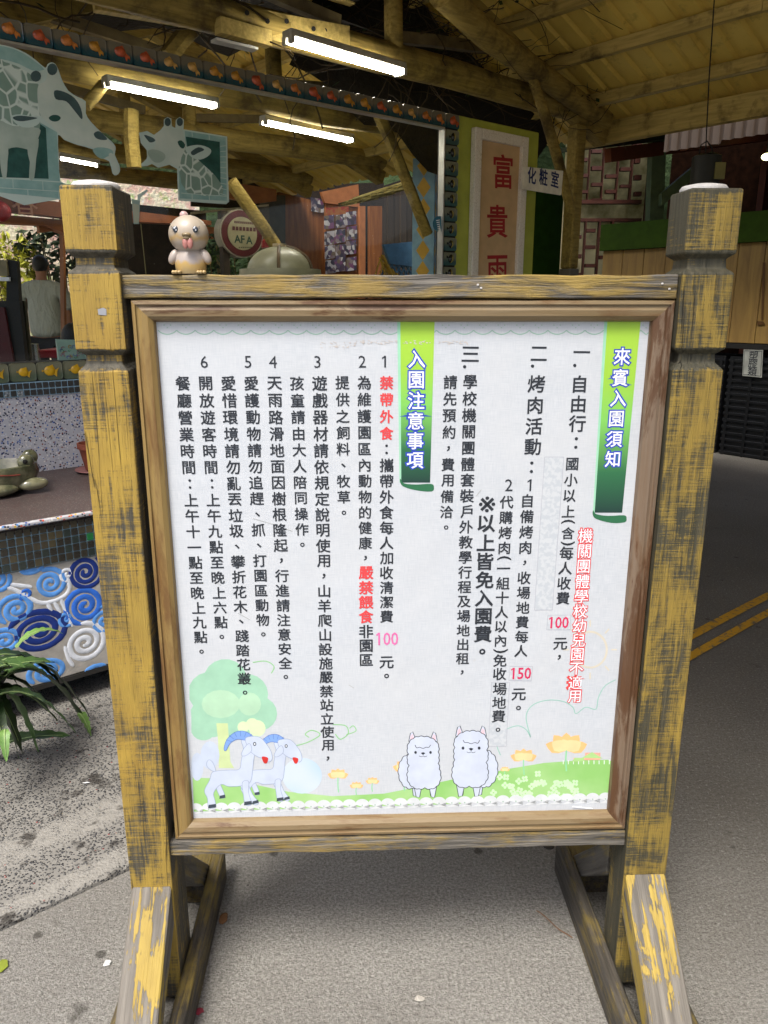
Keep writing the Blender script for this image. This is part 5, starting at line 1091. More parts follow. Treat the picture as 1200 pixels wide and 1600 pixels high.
bp = MB().slab([pb(x, y, 5.15) for x, y in ((8, 300), (70, 306), (40, 336), (34, 334))], (0, .01, 0)).build('banner_cloth', RDB, bn)
mb = MB(); p = pb(38, 316, 5.14); put_glyph(mb, '春', lambda u, v, w: Vector((u, 5.138 - w, v)), p.x, p.z, .16, 0, 0, 1, 0, .01); mb.build('printed_character', plain('banner_print', '#b0795e', .5), bp)
p = pb(-3, 330, 5.0); tag(MB().ell(p, (.07, .07, .06), 14, 9).build('red_lantern', plain('lantern_red', '#a81c22', .5), smooth=True, F=GF, org=tuple(p)), 'small red lantern at the left edge below the giraffe', 'lantern')

# ---- people
def skinned(name, pts, edges, m, par, F=WF, sub=2, smooth=True):
    me = bpy.data.meshes.new(name); me.from_pydata([p[:3] for p in pts], edges, []); o = bpy.data.objects.new(name, me); COL.objects.link(o)
    sm = o.modifiers.new('s', 'SKIN'); sv = me.skin_vertices[0].data
    for i, p in enumerate(pts): sv[i].radius = (p[3], p[4] if len(p) > 4 else p[3]); 
    sv[0].use_root = True
    ss = o.modifiers.new('u', 'SUBSURF'); ss.levels = sub; ss.render_levels = sub
    dg = bpy.context.evaluated_depsgraph_get(); m2_ = bpy.data.meshes.new_from_object(o.evaluated_get(dg)); bpy.data.objects.remove(o)
    m2_.name = name; m2_.materials.clear(); m2_.materials.append(m); m2_.polygons.foreach_set('use_smooth', [True] * len(m2_.polygons)); o = bpy.data.objects.new(name, m2_); COL.objects.link(o)
    o.parent = par; ORG[o] = ORG[par]; return o
SKIN = plain('skin', '#8a5e44', .55, var=.05); HAIR = plain('black_hair', '#14110f', .5, var=.3, bump=.6, scale=60)
def adult(label, base, yaw, shirt, trous, h=1.72, sleeve=True, group=None):
    k = h / 1.72; M = Matrix.Translation(base) @ Matrix.Rotation(yaw, 4, 'Z') @ Matrix.Scale(k, 4)
    root = bpy.data.objects.new('person', None); COL.objects.link(root); root.matrix_world = M; ORG[root] = Vector((0, 0, 0)); tag(root, label, 'person')
    pts = [(0, 0, .95, .15, .11), (0, 0, 1.12, .13, .085), (0, -.0, 1.30, .13, .08), (0, -.0, 1.40, .08, .06), (0, 0, 1.50, .05, .05), (0, .015, 1.57, .06, .07), (0, .02, 1.64, .068, .085), (0, .01, 1.69, .05, .06),
           (.175, -.01, 1.40, .055), (.225, .0, 1.14, .042), (.235, .06, .90, .032), (.235, .09, .80, .036), (-.175, -.01, 1.40, .055), (-.225, .0, 1.14, .042), (-.235, .08, .92, .032), (-.225, .14, .83, .036),
           (.09, 0, .86, .09), (.10, .01, .48, .06), (.10, 0, .09, .042), (.10, .14, .04, .035), (-.09, 0, .86, .09), (-.10, .01, .48, .06), (-.10, 0, .09, .042), (-.10, .14, .04, .035)]
    ed = [(0, 1), (1, 2), (2, 3), (3, 4), (4, 5), (5, 6), (6, 7), (3, 8), (8, 9), (9, 10), (10, 11), (3, 12), (12, 13), (13, 14), (14, 15), (0, 16), (16, 17), (17, 18), (18, 19), (0, 20), (20, 21), (21, 22), (22, 23)]
    skinned('body', pts, ed, SKIN, root)
    sp_ = [(0, 0, .88, .185, .135), (0, 0, 1.02, .185, .13), (0, -.01, 1.18, .185, .125), (0, -.01, 1.32, .19, .125), (0, -.01, 1.43, .14, .10), (0, 0, 1.485, .075, .072), (.185, -.01, 1.41, .078), (.225, -.003, 1.27, .075), (.24, 0, 1.17, .072), (-.185, -.01, 1.41, .078), (-.225, -.003, 1.27, .075), (-.24, 0, 1.17, .072)]
    skinned('shirt', sp_, [(0, 1), (1, 2), (2, 3), (3, 4), (4, 5), (4, 6), (6, 7), (7, 8), (4, 9), (9, 10), (10, 11)], shirt, root)
    tp_ = [(0, 0, .93, .165, .12), (.095, 0, .84, .105), (.105, .01, .50, .085), (.105, .01, .40, .085), (-.095, 0, .84, .105), (-.105, .01, .50, .085), (-.105, .01, .40, .085)]
    skinned('trousers', tp_, [(0, 1), (1, 2), (2, 3), (0, 4), (4, 5), (5, 6)], trous, root)
    hr = MB(); rings = []
    for i in range(1, 12):
        t_ = pi * i / 13; r_ = sin(t_); rings.append([(.076 * r_ * cos(a_) * (1 + .05 * sin(7 * a_ + i)), .008 + .094 * r_ * sin(a_) * (.93 if sin(a_) > .3 else 1.06), 1.645 + .092 * cos(t_) + (.035 if sin(a_) > .3 and i > 5 else 0)) for a_ in [j * pi / 10 for j in range(20)]])
    hr.loft(rings); hr.build('hair', HAIR, root, smooth=True)
    for sx in (-1, 1): MB().ell((sx * .073, .02, 1.61), (.012, .02, .032), 8, 6).build('ear', SKIN, root, smooth=True)
    MB().ell((0, .115, 1.60), (.014, .018, .022), 8, 6).build('nose', SKIN, root, smooth=True)
    for sx in (-1, 1): MB().ell((sx * .032, .104, 1.635), (.013, .006, .008), 8, 6).build('eye', M_dark, root)
    for sx, hx_, hy, hz_ in ((1, .235, .09, .80), (-1, -.225, .14, .83)):
        for f in range(4):
            x0 = hx_ - sx * .0 + (f - 1.5) * .004; y0 = hy + (f - 1.5) * .016
            MB().tube([(x0, y0, hz_ - .025), (x0, y0 + .006, hz_ - .06), (x0 - sx * .008, y0 + .014, hz_ - .085 + .004 * abs(f - 1.5))], [.010, .009, .007], 6).build('finger', SKIN, root, smooth=True)
        MB().tube([(hx_, hy + .03, hz_ + .005), (hx_ - sx * .01, hy + .052, hz_ - .02), (hx_ - sx * .015, hy + .058, hz_ - .045)], [.012, .010, .008], 6).build('thumb', SKIN, root, smooth=True)
    return root
SH = NT('tshirt_grey', .85); gv = SH.noise(9, 3, SH.map((1.6, 1.6, .5)), .5, .6); SH.col(SH.mix(gv, '#82857a', '#a3a698')); SH.bump(gv, .9, .05); SH = SH.m
wp = lambda x, y, Y: py_(x, y, Y)
p = wp(72, 500, 8.2); adult('person seen from behind in a grey T-shirt and dark shorts inside the shop', Vector((p.x, 8.2, .13)), radians(6), SH, plain('shorts_dark', '#15171d', .8), 1.70)
p = wp(126, 500, 8.9); adult('dark haired person partly hidden behind the left post of the board', Vector((p.x, 8.9, .13)), radians(70), plain('shirt_maroon', '#3a1f1a', .8), plain('trousers_brown', '#2a201b', .8), 1.55)
q0_, q1_ = wp(0, 500, 7.6), wp(190, 500, 9.4)
tag(MB().box(q0_.x - .6, q1_.x + .9, 7.6, 9.5, 0, .13).build('floor_step', plain('step_concrete', '#6f6a60', .8)), kind='structure')
# child, seated, white top, black hair
p = wp(112, 515, 5.3); cr = bpy.data.objects.new('person', None); COL.objects.link(cr); cr.location = (p.x + .02, 5.3, 0); ORG[cr] = Vector((0, 0, 0)); tag(cr, 'child with black hair and a white and pink top sitting at the window sill', 'person')
skinned('body', [(0, 0, .62, .10, .09), (0, 0, .80, .10, .08), (0, 0, .94, .09, .07), (0, 0, 1.02, .04), (0, .02, 1.10, .075, .08), (0, .02, 1.17, .065, .07), (.12, 0, .94, .035), (.15, .05, .78, .028), (.08, .16, .76, .026), (-.12, 0, .94, .035), (-.15, .05, .78, .028), (-.08, .16, .76, .026), (.08, .05, .56, .06), (.09, .32, .54, .045), (.09, .33, .20, .032), (.09, .40, .05, .03), (-.08, .05, .56, .06), (-.09, .32, .54, .045), (-.09, .33, .20, .032), (-.09, .40, .05, .03)],
        [(0, 1), (1, 2), (2, 3), (3, 4), (4, 5), (2, 6), (6, 7), (7, 8), (2, 9), (9, 10), (10, 11), (0, 12), (12, 13), (13, 14), (14, 15), (0, 16), (16, 17), (17, 18), (18, 19)], SKIN, cr)
skinned('top', [(0, 0, .60, .125, .11), (0, 0, .80, .12, .10), (0, 0, .95, .11, .085), (0, 0, 1.0, .05), (.125, 0, .94, .05), (.15, .02, .86, .05), (-.125, 0, .94, .05), (-.15, .02, .86, .05)], [(0, 1), (1, 2), (2, 3), (2, 4), (4, 5), (2, 6), (6, 7)], plain('top_white', '#a79aa8', .8, var=.15), cr)
MB().ell((0, -.01, 1.14), (.092, .092, .11), 16, 10).build('hair', HAIR, cr, smooth=True); MB().tube([(0, -.09, 1.12), (.0, -.13, 1.02), (0, -.12, .88)], [.05, .055, .02], 8).build('ponytail', HAIR, cr, smooth=True); MB().lathe([(.02, 0), (.045, 0), (.045, .015), (.02, .015)], (0, -.10, 1.12), 10).build('hair_band', WHITE, cr)
st = thing('red_stool', 'red bench seat behind the window sill with a shiny metal leg', 'stool', WF, tuple(Vector((wp(75, 552, 5.0).x, 5.0, 0)))); zz = wp(75, 547, 5.0).z; x0, x1 = wp(58, 552, 5.0).x, wp(95, 552, 5.0).x
MB().box(x0, x1 + .3, 5.0, 5.3, zz - .05, zz).build('seat', plain('seat_red', '#9c2230', .4), st, bevel=.006); MB().tube([(x0 - .0, 4.97, .0), (x0 - .0, 4.97, zz + .04)], .03, 12).build('leg', plain('chrome', '#c9c9c4', .2, .9), st, smooth=True); MB().tube([(x1 + .25, 5.25, 0), (x1 + .25, 5.25, zz - .05)], .025, 10).build('leg', bpy.data.materials['chrome'], st)
cbx = thing('dark_cabinet', 'tall black cabinet with a dark red side standing inside at the left edge', 'cabinet', WF, tuple(Vector((wp(20, 560, 4.6).x, 4.6, 0))))
def sl(px, Y, d, nm, m, par, bev=.004): return MB().slab([wp(x, y, Y) for x, y in px], (0, d, 0)).build(nm, m, par, bevel=bev)
sl([(-60, 470), (30, 470), (44, 600), (48, 1000), (-60, 1000)], 4.6, .04, 'body', plain('cabinet_black', '#100f0d', .5), cbx); sl([(-60, 480), (6, 480), (22, 570), (22, 1000), (-60, 1000)], 4.58, .02, 'red_side', plain('cabinet_red', '#4a0c12', .5), cbx)
sl([(10, 405), (26, 408), (30, 470), (10, 470)], 4.62, .04, 'top_block', bpy.data.materials['cabinet_black'], cbx); sl([(-60, 406), (9, 406), (12, 431), (-60, 431)], 4.6, .03, 'cream_block', plain('cream_block', '#8f8464', .6), cbx); sl([(-60, 432), (14, 433), (14, 439), (-60, 439)], 4.59, .02, 'white_strip', WHITE, cbx)
sl([(30, 470), (38, 470), (52, 600), (46, 600)], 4.66, .03, 'side_trim', plain('trim_olive', '#2c2812', .6), cbx)
gb = thing('painted_board', 'pale green board with small coloured drawings on the window sill by the left post', 'board', GF, tuple(pb(110, 548, WB + .05)))
gbo = MB().slab([pb(x, y, WB + .05) for x, y in ((88, 530), (135, 532), (137, 566), (92, 565))], (0, .015, 0)).build('board_panel', plain('mint_board', '#a3c2b4', .5, var=.08), gb, bevel=.003)
rr = random.Random(6)
for c_, n_ in (('#b87a86', 9), ('#6f7fc0', 8), ('#4f9a5e', 5), ('#caa24c', 4)):
    mb = MB()
    for i in range(n_):
        cx, cy, r_ = rr.uniform(95, 130), rr.uniform(540, 560), rr.uniform(1.2, 3.2); a_ = rr.uniform(0, 6)
        pts = [pb(cx + r_ * cos(a_ + j * .7), cy + r_ * .8 * sin(a_ + j * .7), WB + .0485) for j in range(7)]
        mb.tube(pts, .0016, 4)
    mb.build('drawing', plain('crayon', c_, .6), gbo)

# ---- bright garden behind: painted wall, bushes
gwall = thing('garden_wall', 'sunlit pink and green mottled garden wall far behind the people', 'wall', GF, (2, 11, 0)); t = NT('mottled_wall', .9)
v1 = t.noise(5, 6, None, .7); c = t.mix(t.ramp(v1, (.42, 0), (.56, 1)), '#e8b8a6', '#f3e6c4'); c = t.mix(t.ramp(t.noise(3, 6, None, .75), (.52, 0), (.6, 1)), c, '#b4cc78'); c = t.mix(t.ramp(t.noise(14, 5, None, .7), (.58, 0), (.66, 1)), c, '#fbf0e6'); t.col(c).bump(t.noise(20, 5), .8, .03)
MB().box(-3, 6.2, 12, 12.2, 0, 3.2).build('wall_face', t.m, gwall)
LG = [plain('bush_dark', '#26361a', .6, var=.3), plain('bush_green', '#4a6424', .6, var=.3), plain('bush_yellow', '#a9a832', .6, var=.2)]
def bush(nm, lab, cat, c, r, n, m, leaf=.05, seed=1, stems=6, F=WF):
    rr = random.Random(seed); root = thing(nm, lab, cat, F, (c[0], c[1], 0)); lv = MB(); sm = MB(); c = Vector(c)
    for i in range(stems):
        e = c + Vector((rr.uniform(-1, 1) * r[0] * .7, rr.uniform(-1, 1) * r[1] * .7, rr.uniform(0, 1) * r[2])); sm.tube([(c.x, c.y, 0), tuple(Vector((c.x, c.y, 0)).lerp(e, .5) + Vector((rr.uniform(-.1, .1), 0, .1))), tuple(e)], [.02, .014, .005], 5)
    for i in range(n):
        u = Vector((rr.gauss(0, 1), rr.gauss(0, 1), rr.gauss(0, 1))).normalized() * rr.uniform(.25, 1) ** .5; p = c + Vector((u.x * r[0], u.y * r[1], u.z * r[2])); d = Vector((rr.gauss(0, 1), rr.gauss(0, 1), rr.gauss(0, .7))).normalized(); v = d.orthogonal().normalized(); v.rotate(Matrix.Rotation(rr.uniform(0, 6), 3, d)); s = leaf * rr.uniform(.6, 1.2)
        lv.add([p - d * s, p + v * s * .4 + d * s * .1, p + d * s, p - v * s * .4 + d * s * .1, p + d.cross(v) * s * .15], [(0, 1, 4), (1, 2, 4), (2, 3, 4), (3, 0, 4)])
    lv.build('foliage', m, root)['kind'] = 'stuff'; sm.build('stem', M_grey, root); return root
p = wp(92, 392, 9.9); bush('leafy_shrub', 'dark leafy shrub above the heads of the people', 'shrub', p, (.55, .3, .36), 460, LG[0], .075, 3)
p = wp(22, 425, 9.8); bush('yellow_shrub', 'yellow green shrub in the sun beside the black cabinet', 'shrub', p, (.36, .3, .45), 420, LG[2], .07, 4)
p = wp(372, 412, 8.6); bush('leafy_shrub', 'sparse green shrub seen under the round sign', 'shrub', p, (.5, .3, .2), 260, LG[1], .06, 5)
p = wp(330, 412, 7.6); bush('leafy_shrub', 'dark shrub right of the chick figurine', 'shrub', p, (.2, .25, .3), 160, LG[0], .05, 6)
# trees and hedge closing the horizon; behind the camera added to block sky
M_hedge = NT('far_foliage', .9); M_hedge.col(M_hedge.mix(M_hedge.noise(4, 6), '#141f0c', '#33481c')); M_hedge.bump(M_hedge.noise(6, 6), 1, .15); M_hedge = M_hedge.m
mb = MB(); rings = []; rr = random.Random(2)
def hh(d):
    d = (d + 180) % 360 - 180; f = .8 + .35 * mnoise.noise(Vector((d * .06, 3, 0)))
    return (6.5 if abs(d) < 80 else 4.5) * f
for i in range(145):
    d = -180 + i * 2.5; a = radians(d); r_ = 18; rings.append([(r_ * sin(a) * (1 + .1 * mnoise.noise(Vector((sin(a) * 4, cos(a) * 4, j * .8)))), r_ * cos(a) * (1 + .1 * mnoise.noise(Vector((sin(a) * 4, cos(a) * 4, j * .8)))), j / 8 * hh(d if d < 180 else -180) - .1) for j in range(9)])
mb.loft(rings, close=False, caps=False); tag(mb.build('hedge', M_hedge, smooth=True), 'tall green hedge of trees closing the view, its unseen rear half added to block low sky', 'hedge', kind='stuff')

# ================================================================== RIGHT SIDE
pk = thing('plank_wall', 'wall of vertical tan planks under a dark green fascia on the right', 'wall', GF, (7, 3, 0)); M_pl = NT('tan_plank', .6); gv = M_pl.noise(14, 5, M_pl.map((1, 1, .12)), .6, .8); M_pl.col(M_pl.mix(M_pl.ramp(gv, (.35, 0), (.65, 1)), '#7c6134', '#96793f')).bump(gv, .2, .003); M_pl = M_pl.m
bA = pa(942, 400, 7).y; zPT = pa(1200, 377, 7).z; zPB = pa(1160, 536, 7).z; zFT = pa(1200, 329, 7).z
b = bA; i = 0; src = None
while b > .0:
    w_ = .235; MB().box(7 + (i % 3) * .002, 7.03 + (i % 3) * .002, b - w_ + .006, b, zPB, zPT - .002).build('plank', M_pl, pk, bevel=.003); b -= w_; i += 1
MB().box(6.96, 7.06, -4.5, bA + .02, zPT, zFT).build('fascia_board', plain('fascia_green', '#354a0e', .8, spec=.15), pk)
MB().box(7.04, 7.06, -4.5, bA, zPB, zPT).build('backing', M_dark, pk)
mb = MB()
mb.slab([pa(x, y, 6.995) for x, y in ((1192, 410), (1196, 410), (1193, 500), (1190, 500))], (-.004, 0, 0)); mb.slab([pa(x, y, 6.995) for x, y in ((1183, 501), (1193, 503), (1196, 507), (1184, 508))], (-.004, 0, 0)); mb.build('hook_mark', plain('hook_brown', '#573a16', .5), pk)
MB().box(7.0, 7.35, 1.2, bA, zPB - .05, zPB - .005).build('lower_rail', M_dark, pk)
# black crates under the planks
crm = plain('crate_black', '#0d0f12', .45, var=.3, spec=.5)
def crate(name, a, b, z, lab):
    th = thing(name, lab, 'crate', GF, (a, b, z), 'black plastic crates stacked under the plank wall'); w_, d_, h_ = .62, .42, .30
    MB().box(a, a + .012, b - w_, b, z, z + h_ - .0).build('side_panel', crm, th); MB().box(a + d_ - .012, a + d_, b - w_, b, z, z + h_).build('side_panel', crm, th)
    MB().box(a + .013, a + d_ - .013, b - w_, b - w_ + .012, z, z + h_).build('end_panel', crm, th); MB().box(a + .013, a + d_ - .013, b - .012, b, z, z + h_).build('end_panel', crm, th); MB().box(a + .013, a + d_ - .013, b - w_ + .013, b - .013, z, z + .012).build('bottom', crm, th)
    for k_ in range(5): MB().box(a - .014, a - .001, b - w_ - .004, b + .004, z + .012 + k_ * .06, z + .034 + k_ * .06).build('rib', crm, th, bevel=.002)
    for k_ in range(4): MB().box(a - .018, a - .015, b - w_ + .02 + k_ * .185, b - w_ + .045 + k_ * .185, z, z + h_ - .01).build('stile', crm, th)
    return th
nm = ['bottom', 'middle', 'top']
for k_ in range(4):
    for j in range(3):
        crate('plastic_crate', 7.02, 4.1 - k_ * .66, j * .302, 'black ribbed plastic crate, %s of the stack %s' % (nm[j], ['hidden farthest left behind the board', 'behind the right post', 'under the plastic recycling label', 'at the right edge'][k_]))
rb = thing('recycling_label', 'white label with black characters for plastics on the black crates', 'label', GF, tuple(pa(1176, 566, 6.99))); q = [pa(x, y, 6.98) for x, y in ((1162, 546), (1192, 547), (1190, 590), (1160, 587))]
rbo = MB().slab(q, (.006, 0, 0)).build('label_card', plain('label_card', '#9a9c94', .5), rb)
e = MB(); c5 = sum(q, Vector()) / 4; qi = [c5 + (v_ - c5) * .88 for v_ in q]; qo = [c5 + (v_ - c5) * .92 for v_ in q]
for i in range(4): e.poly([v_ - Vector((.0008, 0, 0)) for v_ in (qi[i], qi[(i + 1) % 4], qo[(i + 1) % 4], qo[i])])
e.build('printed_border', BLACK, rbo)
for ch, x, y in (('塑', 1177.5, 555), ('膠', 1176.5, 567.5), ('類', 1175.5, 580)):
    p = pa(x, y, 6.98); mb = MB(); put_glyph(mb, ch, lambda u, v, w: Vector((6.979 - w, p.y - (u), v)), 0, p.z, .085, .01, 0, 1.0, 0, .01); mb.build('printed_character', BLACK, rbo)
# lattice window
zW = 8.7
lw_ = thing('lattice_window', 'dark red brown lattice window with bright staggered openings', 'window', WF, tuple(wp(960, 345, zW))); M_lat = plain('lattice_brown', '#3c180c', .6, var=.2); M_fr = plain('frosted_pane', '#b9bba0', .5, var=.25, scale=2)
def lbox(x0, x1, y0, y1, nm_='bar', Y=zW, d=.09, m=None): p0, p1 = wp(x0, y1, Y), wp(x1, y0, Y); return MB().box(min(p0.x, p1.x), max(p0.x, p1.x), Y, Y + d, min(p0.z, p1.z), max(p0.z, p1.z)).build(nm_, m or M_lat, lw_)
cols = [(901, 920), (924, 943), (947, 966), (970, 990), (993, 1002)]
xs_ = [900, 921, 944.5, 967.5, 990.5, 1003]
lbox(895, 1020, 198, 211, 'head_rail', d=.1); lbox(896, 1003, 312, 318, 'mid_rail', d=.1); lbox(1003, 1020, 211, 480, 'side_stile', d=.1); lbox(896, 1003, 341, 346, 'mid_rail', d=.1)
for x in (918.5, 940.5, 963.5, 985.5): lbox(x, x + 6, 211, 312, 'mullion', d=.08)
rows = [[(224, 227), (247, 251), (272, 276), (298, 301)], [(211, 214), (234, 238), (260, 265), (286, 290), (311, 312)], [(211, 217), (224, 226), (247, 250), (273, 277), (297, 301)], [(211, 214), (235, 239), (262, 266), (289, 292)], [(211, 216), (224, 254), (274, 280), (300, 305)]]
for cx, rw in zip([(899, 919), (924, 941), (946, 964), (969, 986), (991, 1003)], rows):
    for y0, y1 in rw: lbox(cx[0] + 1, cx[1], y0 - .8, y1 + .8, 'glazing_bar', d=.07)
for x in (908.5, 930, 950): lbox(x, x + 7, 346, 480, 'mullion', d=.08)
for cx, rw in zip([(890, 909), (914, 931), (936, 951)], [[(368, 372), (398, 403), (427, 431)], [(358, 362), (384, 388), (413, 417)], [(372, 376), (400, 404)]]):
    for y0, y1 in rw: lbox(cx[0] + 1, cx[1], y0 - .8, y1 + .8, 'glazing_bar', d=.07)
# outside glow panels behind lattice are simply pale weathered glass
t = NT('frosted_glass', .4); t.col(t.mix(t.ramp(t.noise(2.2, 5, None, .7), (.35, 0), (.65, 1)), '#8f8762', '#ece0bc')); t.b.inputs['Transmission Weight'].default_value = .0
tl = t.n.new('ShaderNodeBsdfTranslucent'); ms_ = t.n.new('ShaderNodeMixShader'); ms_.inputs[0].default_value = .85; t.L(t.b.inputs['Base Color'].links[0].from_socket, tl.inputs[0]); t.L(t.b.outputs[0], ms_.inputs[1]); t.L(tl.outputs[0], ms_.inputs[2]); t.L(ms_.outputs[0], t.n['Material Output'].inputs[0])
x0, x1 = wp(880, 300, zW + .12).x, wp(1012, 300, zW + .12).x; MB().box(x0, x1, zW + .12, zW + .125, wp(900, 480, zW).z, wp(900, 205, zW).z).build('pane', t.m, lw_)
# green frame of the far building
gf = thing('timber_frame', 'dusty green timber post with a diagonal brace under the far roof', 'frame', WF, tuple(wp(1030, 345, 8.2))); M_gt = plain('dusty_green', '#4a5a3c', .7, var=.15, bump=.3)
MB().slab([wp(x, y, 8.2) for x, y in ((1021, 203), (1042, 203), (1032, 470), (1010, 470))], (0, .15, 0)).build('post', M_gt, gf, bevel=.01)
MB().slab([wp(x, y, 8.1) for x, y in ((1034, 302), (1034, 322), (1128, 242), (1112, 236))], (0, .1, 0)).build('brace', M_gt, gf, bevel=.01)
# pinkish corrugated valance
t = NT('pink_corrugated', .5); gv = t.noise(30, 5, t.map((1, 1, .2))); t.col(t.mix(gv, '#352b24', '#4b3f35')); M_pk = t.m
pvl = [pa(x, y, 6.2) for x, y in ((1040, 203), (1040, 237), (1200, 175), (1200, 213))]; b0, b1 = pvl[0].y, pvl[3].y - 5.0; mb = MB(); n = 330; rings = []
sT = (pvl[2].z - pvl[0].z) / (pvl[2].y - pvl[0].y); sB = (pvl[3].z - pvl[1].z) / (pvl[3].y - pvl[1].y)
for i in range(n + 1):
    bb = b0 + (b1 - b0) * i / n; a = 6.2 + .018 * sin(i * 2 * pi / 5); j_ = .02 if bb < pa(1125, 220, 6.2).y else 0; rings.append([(a, bb, pvl[1].z + sB * (bb - b0) + j_), (a, bb, pvl[0].z + sT * (bb - b0) + .15)])
mb.loft(rings, close=False, caps=False); tag(mb.build('corrugated_valance', M_pk, smooth=True, F=GF, org=(6.2, b0, 2)), 'dusty pink corrugated valance along the eave of the far roof', 'valance')
# second roof and dark interior
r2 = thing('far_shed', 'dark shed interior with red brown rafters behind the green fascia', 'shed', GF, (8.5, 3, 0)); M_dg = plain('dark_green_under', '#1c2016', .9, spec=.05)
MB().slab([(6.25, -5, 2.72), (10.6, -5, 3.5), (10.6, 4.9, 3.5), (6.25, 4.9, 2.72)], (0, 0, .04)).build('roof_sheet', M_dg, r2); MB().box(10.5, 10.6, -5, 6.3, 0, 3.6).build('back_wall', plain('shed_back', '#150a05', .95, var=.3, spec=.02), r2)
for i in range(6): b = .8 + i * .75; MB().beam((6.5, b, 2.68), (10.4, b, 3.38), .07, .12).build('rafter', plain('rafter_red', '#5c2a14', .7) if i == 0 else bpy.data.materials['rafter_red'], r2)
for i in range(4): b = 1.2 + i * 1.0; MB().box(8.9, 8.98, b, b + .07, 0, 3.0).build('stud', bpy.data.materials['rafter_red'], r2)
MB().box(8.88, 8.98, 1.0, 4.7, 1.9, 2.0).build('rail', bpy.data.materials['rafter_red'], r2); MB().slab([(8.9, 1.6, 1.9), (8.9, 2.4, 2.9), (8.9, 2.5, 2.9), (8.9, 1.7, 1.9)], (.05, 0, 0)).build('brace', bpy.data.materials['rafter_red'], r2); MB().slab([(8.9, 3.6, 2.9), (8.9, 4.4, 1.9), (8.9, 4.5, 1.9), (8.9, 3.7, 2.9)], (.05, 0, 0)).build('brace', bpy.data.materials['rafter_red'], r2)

ml = pa(1198, 245, 7.4); lm = thing('small_lamp', 'small glowing lamp under the far roof at the right edge', 'lamp', GF, tuple(ml)); MB().ell(ml, (.045, .045, .03), 12, 8).build('bulb', emit('lamp_glow', '#e8e6a0', 5), lm, smooth=True); MB().tube([ml + Vector((0, 0, .02)), ml + Vector((0, 0, .35))], .008, 6).build('cord', M_dark, lm)
# hanging dark pot lamp with its wire up to the roof
hp = py_(1103, 262, 4.6); hb = thing('hanging_bell', 'dark cylinder shaped pendant hanging on a long wire behind the right post', 'pendant', WF, tuple(hp)); r_ = (wp(1126, 262, 4.6).x - wp(1080, 262, 4.6).x) / 2 * .95; z0, z1 = wp(1100, 292, 4.6).z, wp(1100, 242, 4.6).z
MB().lathe([(r_, z0), (r_, z1 - .01), (r_ * .8, z1), (.01, z1 + .004)], (hp.x, 4.6, 0), 22).build('shade', plain('pendant_dark', '#20211c', .6, bump=.3), hb, smooth=True); MB().box(hp.x + .02, hp.x + .075, 4.6 - r_ - .006, 4.6 - r_ + .02, z0 + .03, z1 - .05).build('yellow_label', plain('pale_yellow', '#7a7340', .6), hb)
wt = wp(1116, 0, 4.4); MB().tube([(hp.x - .01, 4.6, z1), tuple(wp(1108, 120, 4.5)), tuple(wt), tuple(wt + Vector((.05, -.05, .5)))], .0035, 5).build('wire', M_dark, hb)
MB().tube([(hp.x - .045, 4.6, z1 - .01), (hp.x - .04, 4.6, z1 + .05), (hp.x - .01, 4.6, z1 + .07), (hp.x + .02, 4.6, z1 + .04), (hp.x + .035, 4.6, z1)], .004, 5).build('hook', M_dark, hb)

# ================================================================== CHICK FIGURINE ON THE TOP RAIL
ck = thing('chick_figurine', 'small pearly ceramic chick with its pink tongue out on the top rail', 'figurine', BF, (-.302, -.0, 1.4135))
t = NT('pearl_paint', .4, spec=.5, coat=.2); z = t.sep(t.tc.outputs['Object'], 2); f = t.math('ADD', z, t.math('MULTIPLY', t.math('SUBTRACT', t.noise(60, 4), .5), .02)); x_ = t.math('ABSOLUTE', t.sep(t.tc.outputs['Object'], 0))
t.col(t.ramp(t.math('MULTIPLY', f, 10), (.0, '#b09a70'), (.155, '#b7985a'), (.20, '#a89c94'), (.45, '#aa9e90'), (.52, '#aa8e5e'), (.58, '#a39684'), (1, '#aba08f'))); t.bump(t.noise(80, 4), .15, .002); PEARL = t.m
ckb = Vector((-.302, -.0, 1.4135)); c0 = lambda x, y, z: ckb + Vector((x, y, z))
MB().lathe([(.001, .001), (.020, .001), (.0235, .008), (.0245, .018), (.0225, .028), (.018, .036), (.012, .042), (.002, .045)], ckb, 26, Matrix.Diagonal((1, .85, 1)).to_4x4()).build('body', PEARL, ck, smooth=True)
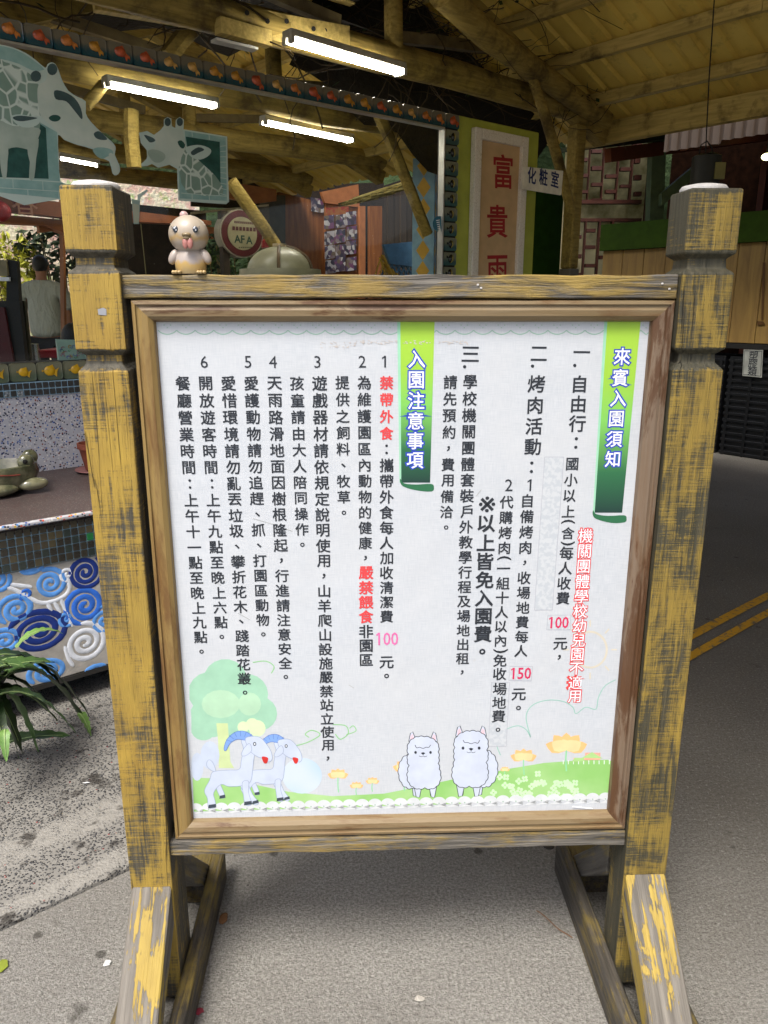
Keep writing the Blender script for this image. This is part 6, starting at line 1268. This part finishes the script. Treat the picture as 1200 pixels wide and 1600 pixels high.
MB().ell(c0(0, -.002, .059), (.0305, .027, .0285), 28, 16).build('head', PEARL, ck, smooth=True)
MB().ell(c0(-.006, 0, .0875), (.0065, .0065, .006), 14, 9).build('comb', plain('comb_pink', '#b89a96', .35, coat=.4), ck, smooth=True)
for s, zz_ in ((-1, 0), (1, 0)): MB().ell(c0(s * .0245, -.004, .026), (.0075, .008, .0125), 14, 9, Matrix.Rotation(radians(s * -28), 4, 'Y')).build('wing', PEARL, ck, smooth=True)
for s in (-1, 1):
    mb = MB()
    for k_ in (-1, 0, 1): mb.ell(c0(s * .019 + k_ * .0045, -.018 - (.002 if k_ == 0 else 0), .003), (.0032, .0055, .003), 10, 7)
    mb.build('foot', PEARL, ck, smooth=True)
MB().ell(c0(.002, -.0295, .057), (.0070, .0055, .0032), 14, 8).build('beak', plain('beak_tan', '#93815f', .35, coat=.4), ck, smooth=True); MB().ell(c0(.002, -.0285, .0525), (.0062, .0045, .0030), 14, 8).build('beak', bpy.data.materials['beak_tan'], ck, smooth=True)
TG = plain('tongue_pink', '#b3786f', .3, coat=.5)
for s in (-1, 1): MB().ell(c0(.003 + s * .0036, -.0285, .0445), (.0046, .0034, .0085), 12, 9).build('tongue', TG, ck, smooth=True)
EYE = plain('eye_grey', '#3f444c', .2, coat=.6)
for s, ex in ((-1, -.0145), (1, .0150)):
    dd = Vector((ex, -.002 - .027 * math.sqrt(1 - (ex / .0305) ** 2 - .003) + .0, .0645)); e = MB().ell(ckb + dd, (.0042, .0022, .0050), 12, 8).build('eye', EYE, ck, smooth=True)
    mb = MB(); mb.ell(ckb + dd + Vector((-.0012, -.0019, .0018)), (.0013, .0007, .0013), 8, 6); mb.ell(ckb + dd + Vector((.0012, -.002, -.0012)), (.0009, .0006, .0009), 8, 6); mb.build('eye_glint', WHITE, e)
    l_ = MB()
    for k_ in range(3): l_.tube([ckb + dd + Vector((s * .0036, 0, .0015 * k_ - .0005)), ckb + dd + Vector((s * .0070, .0015, .0015 * k_ + .0022))], .0004, 4)
    l_.build('eyelash', EYE, e)
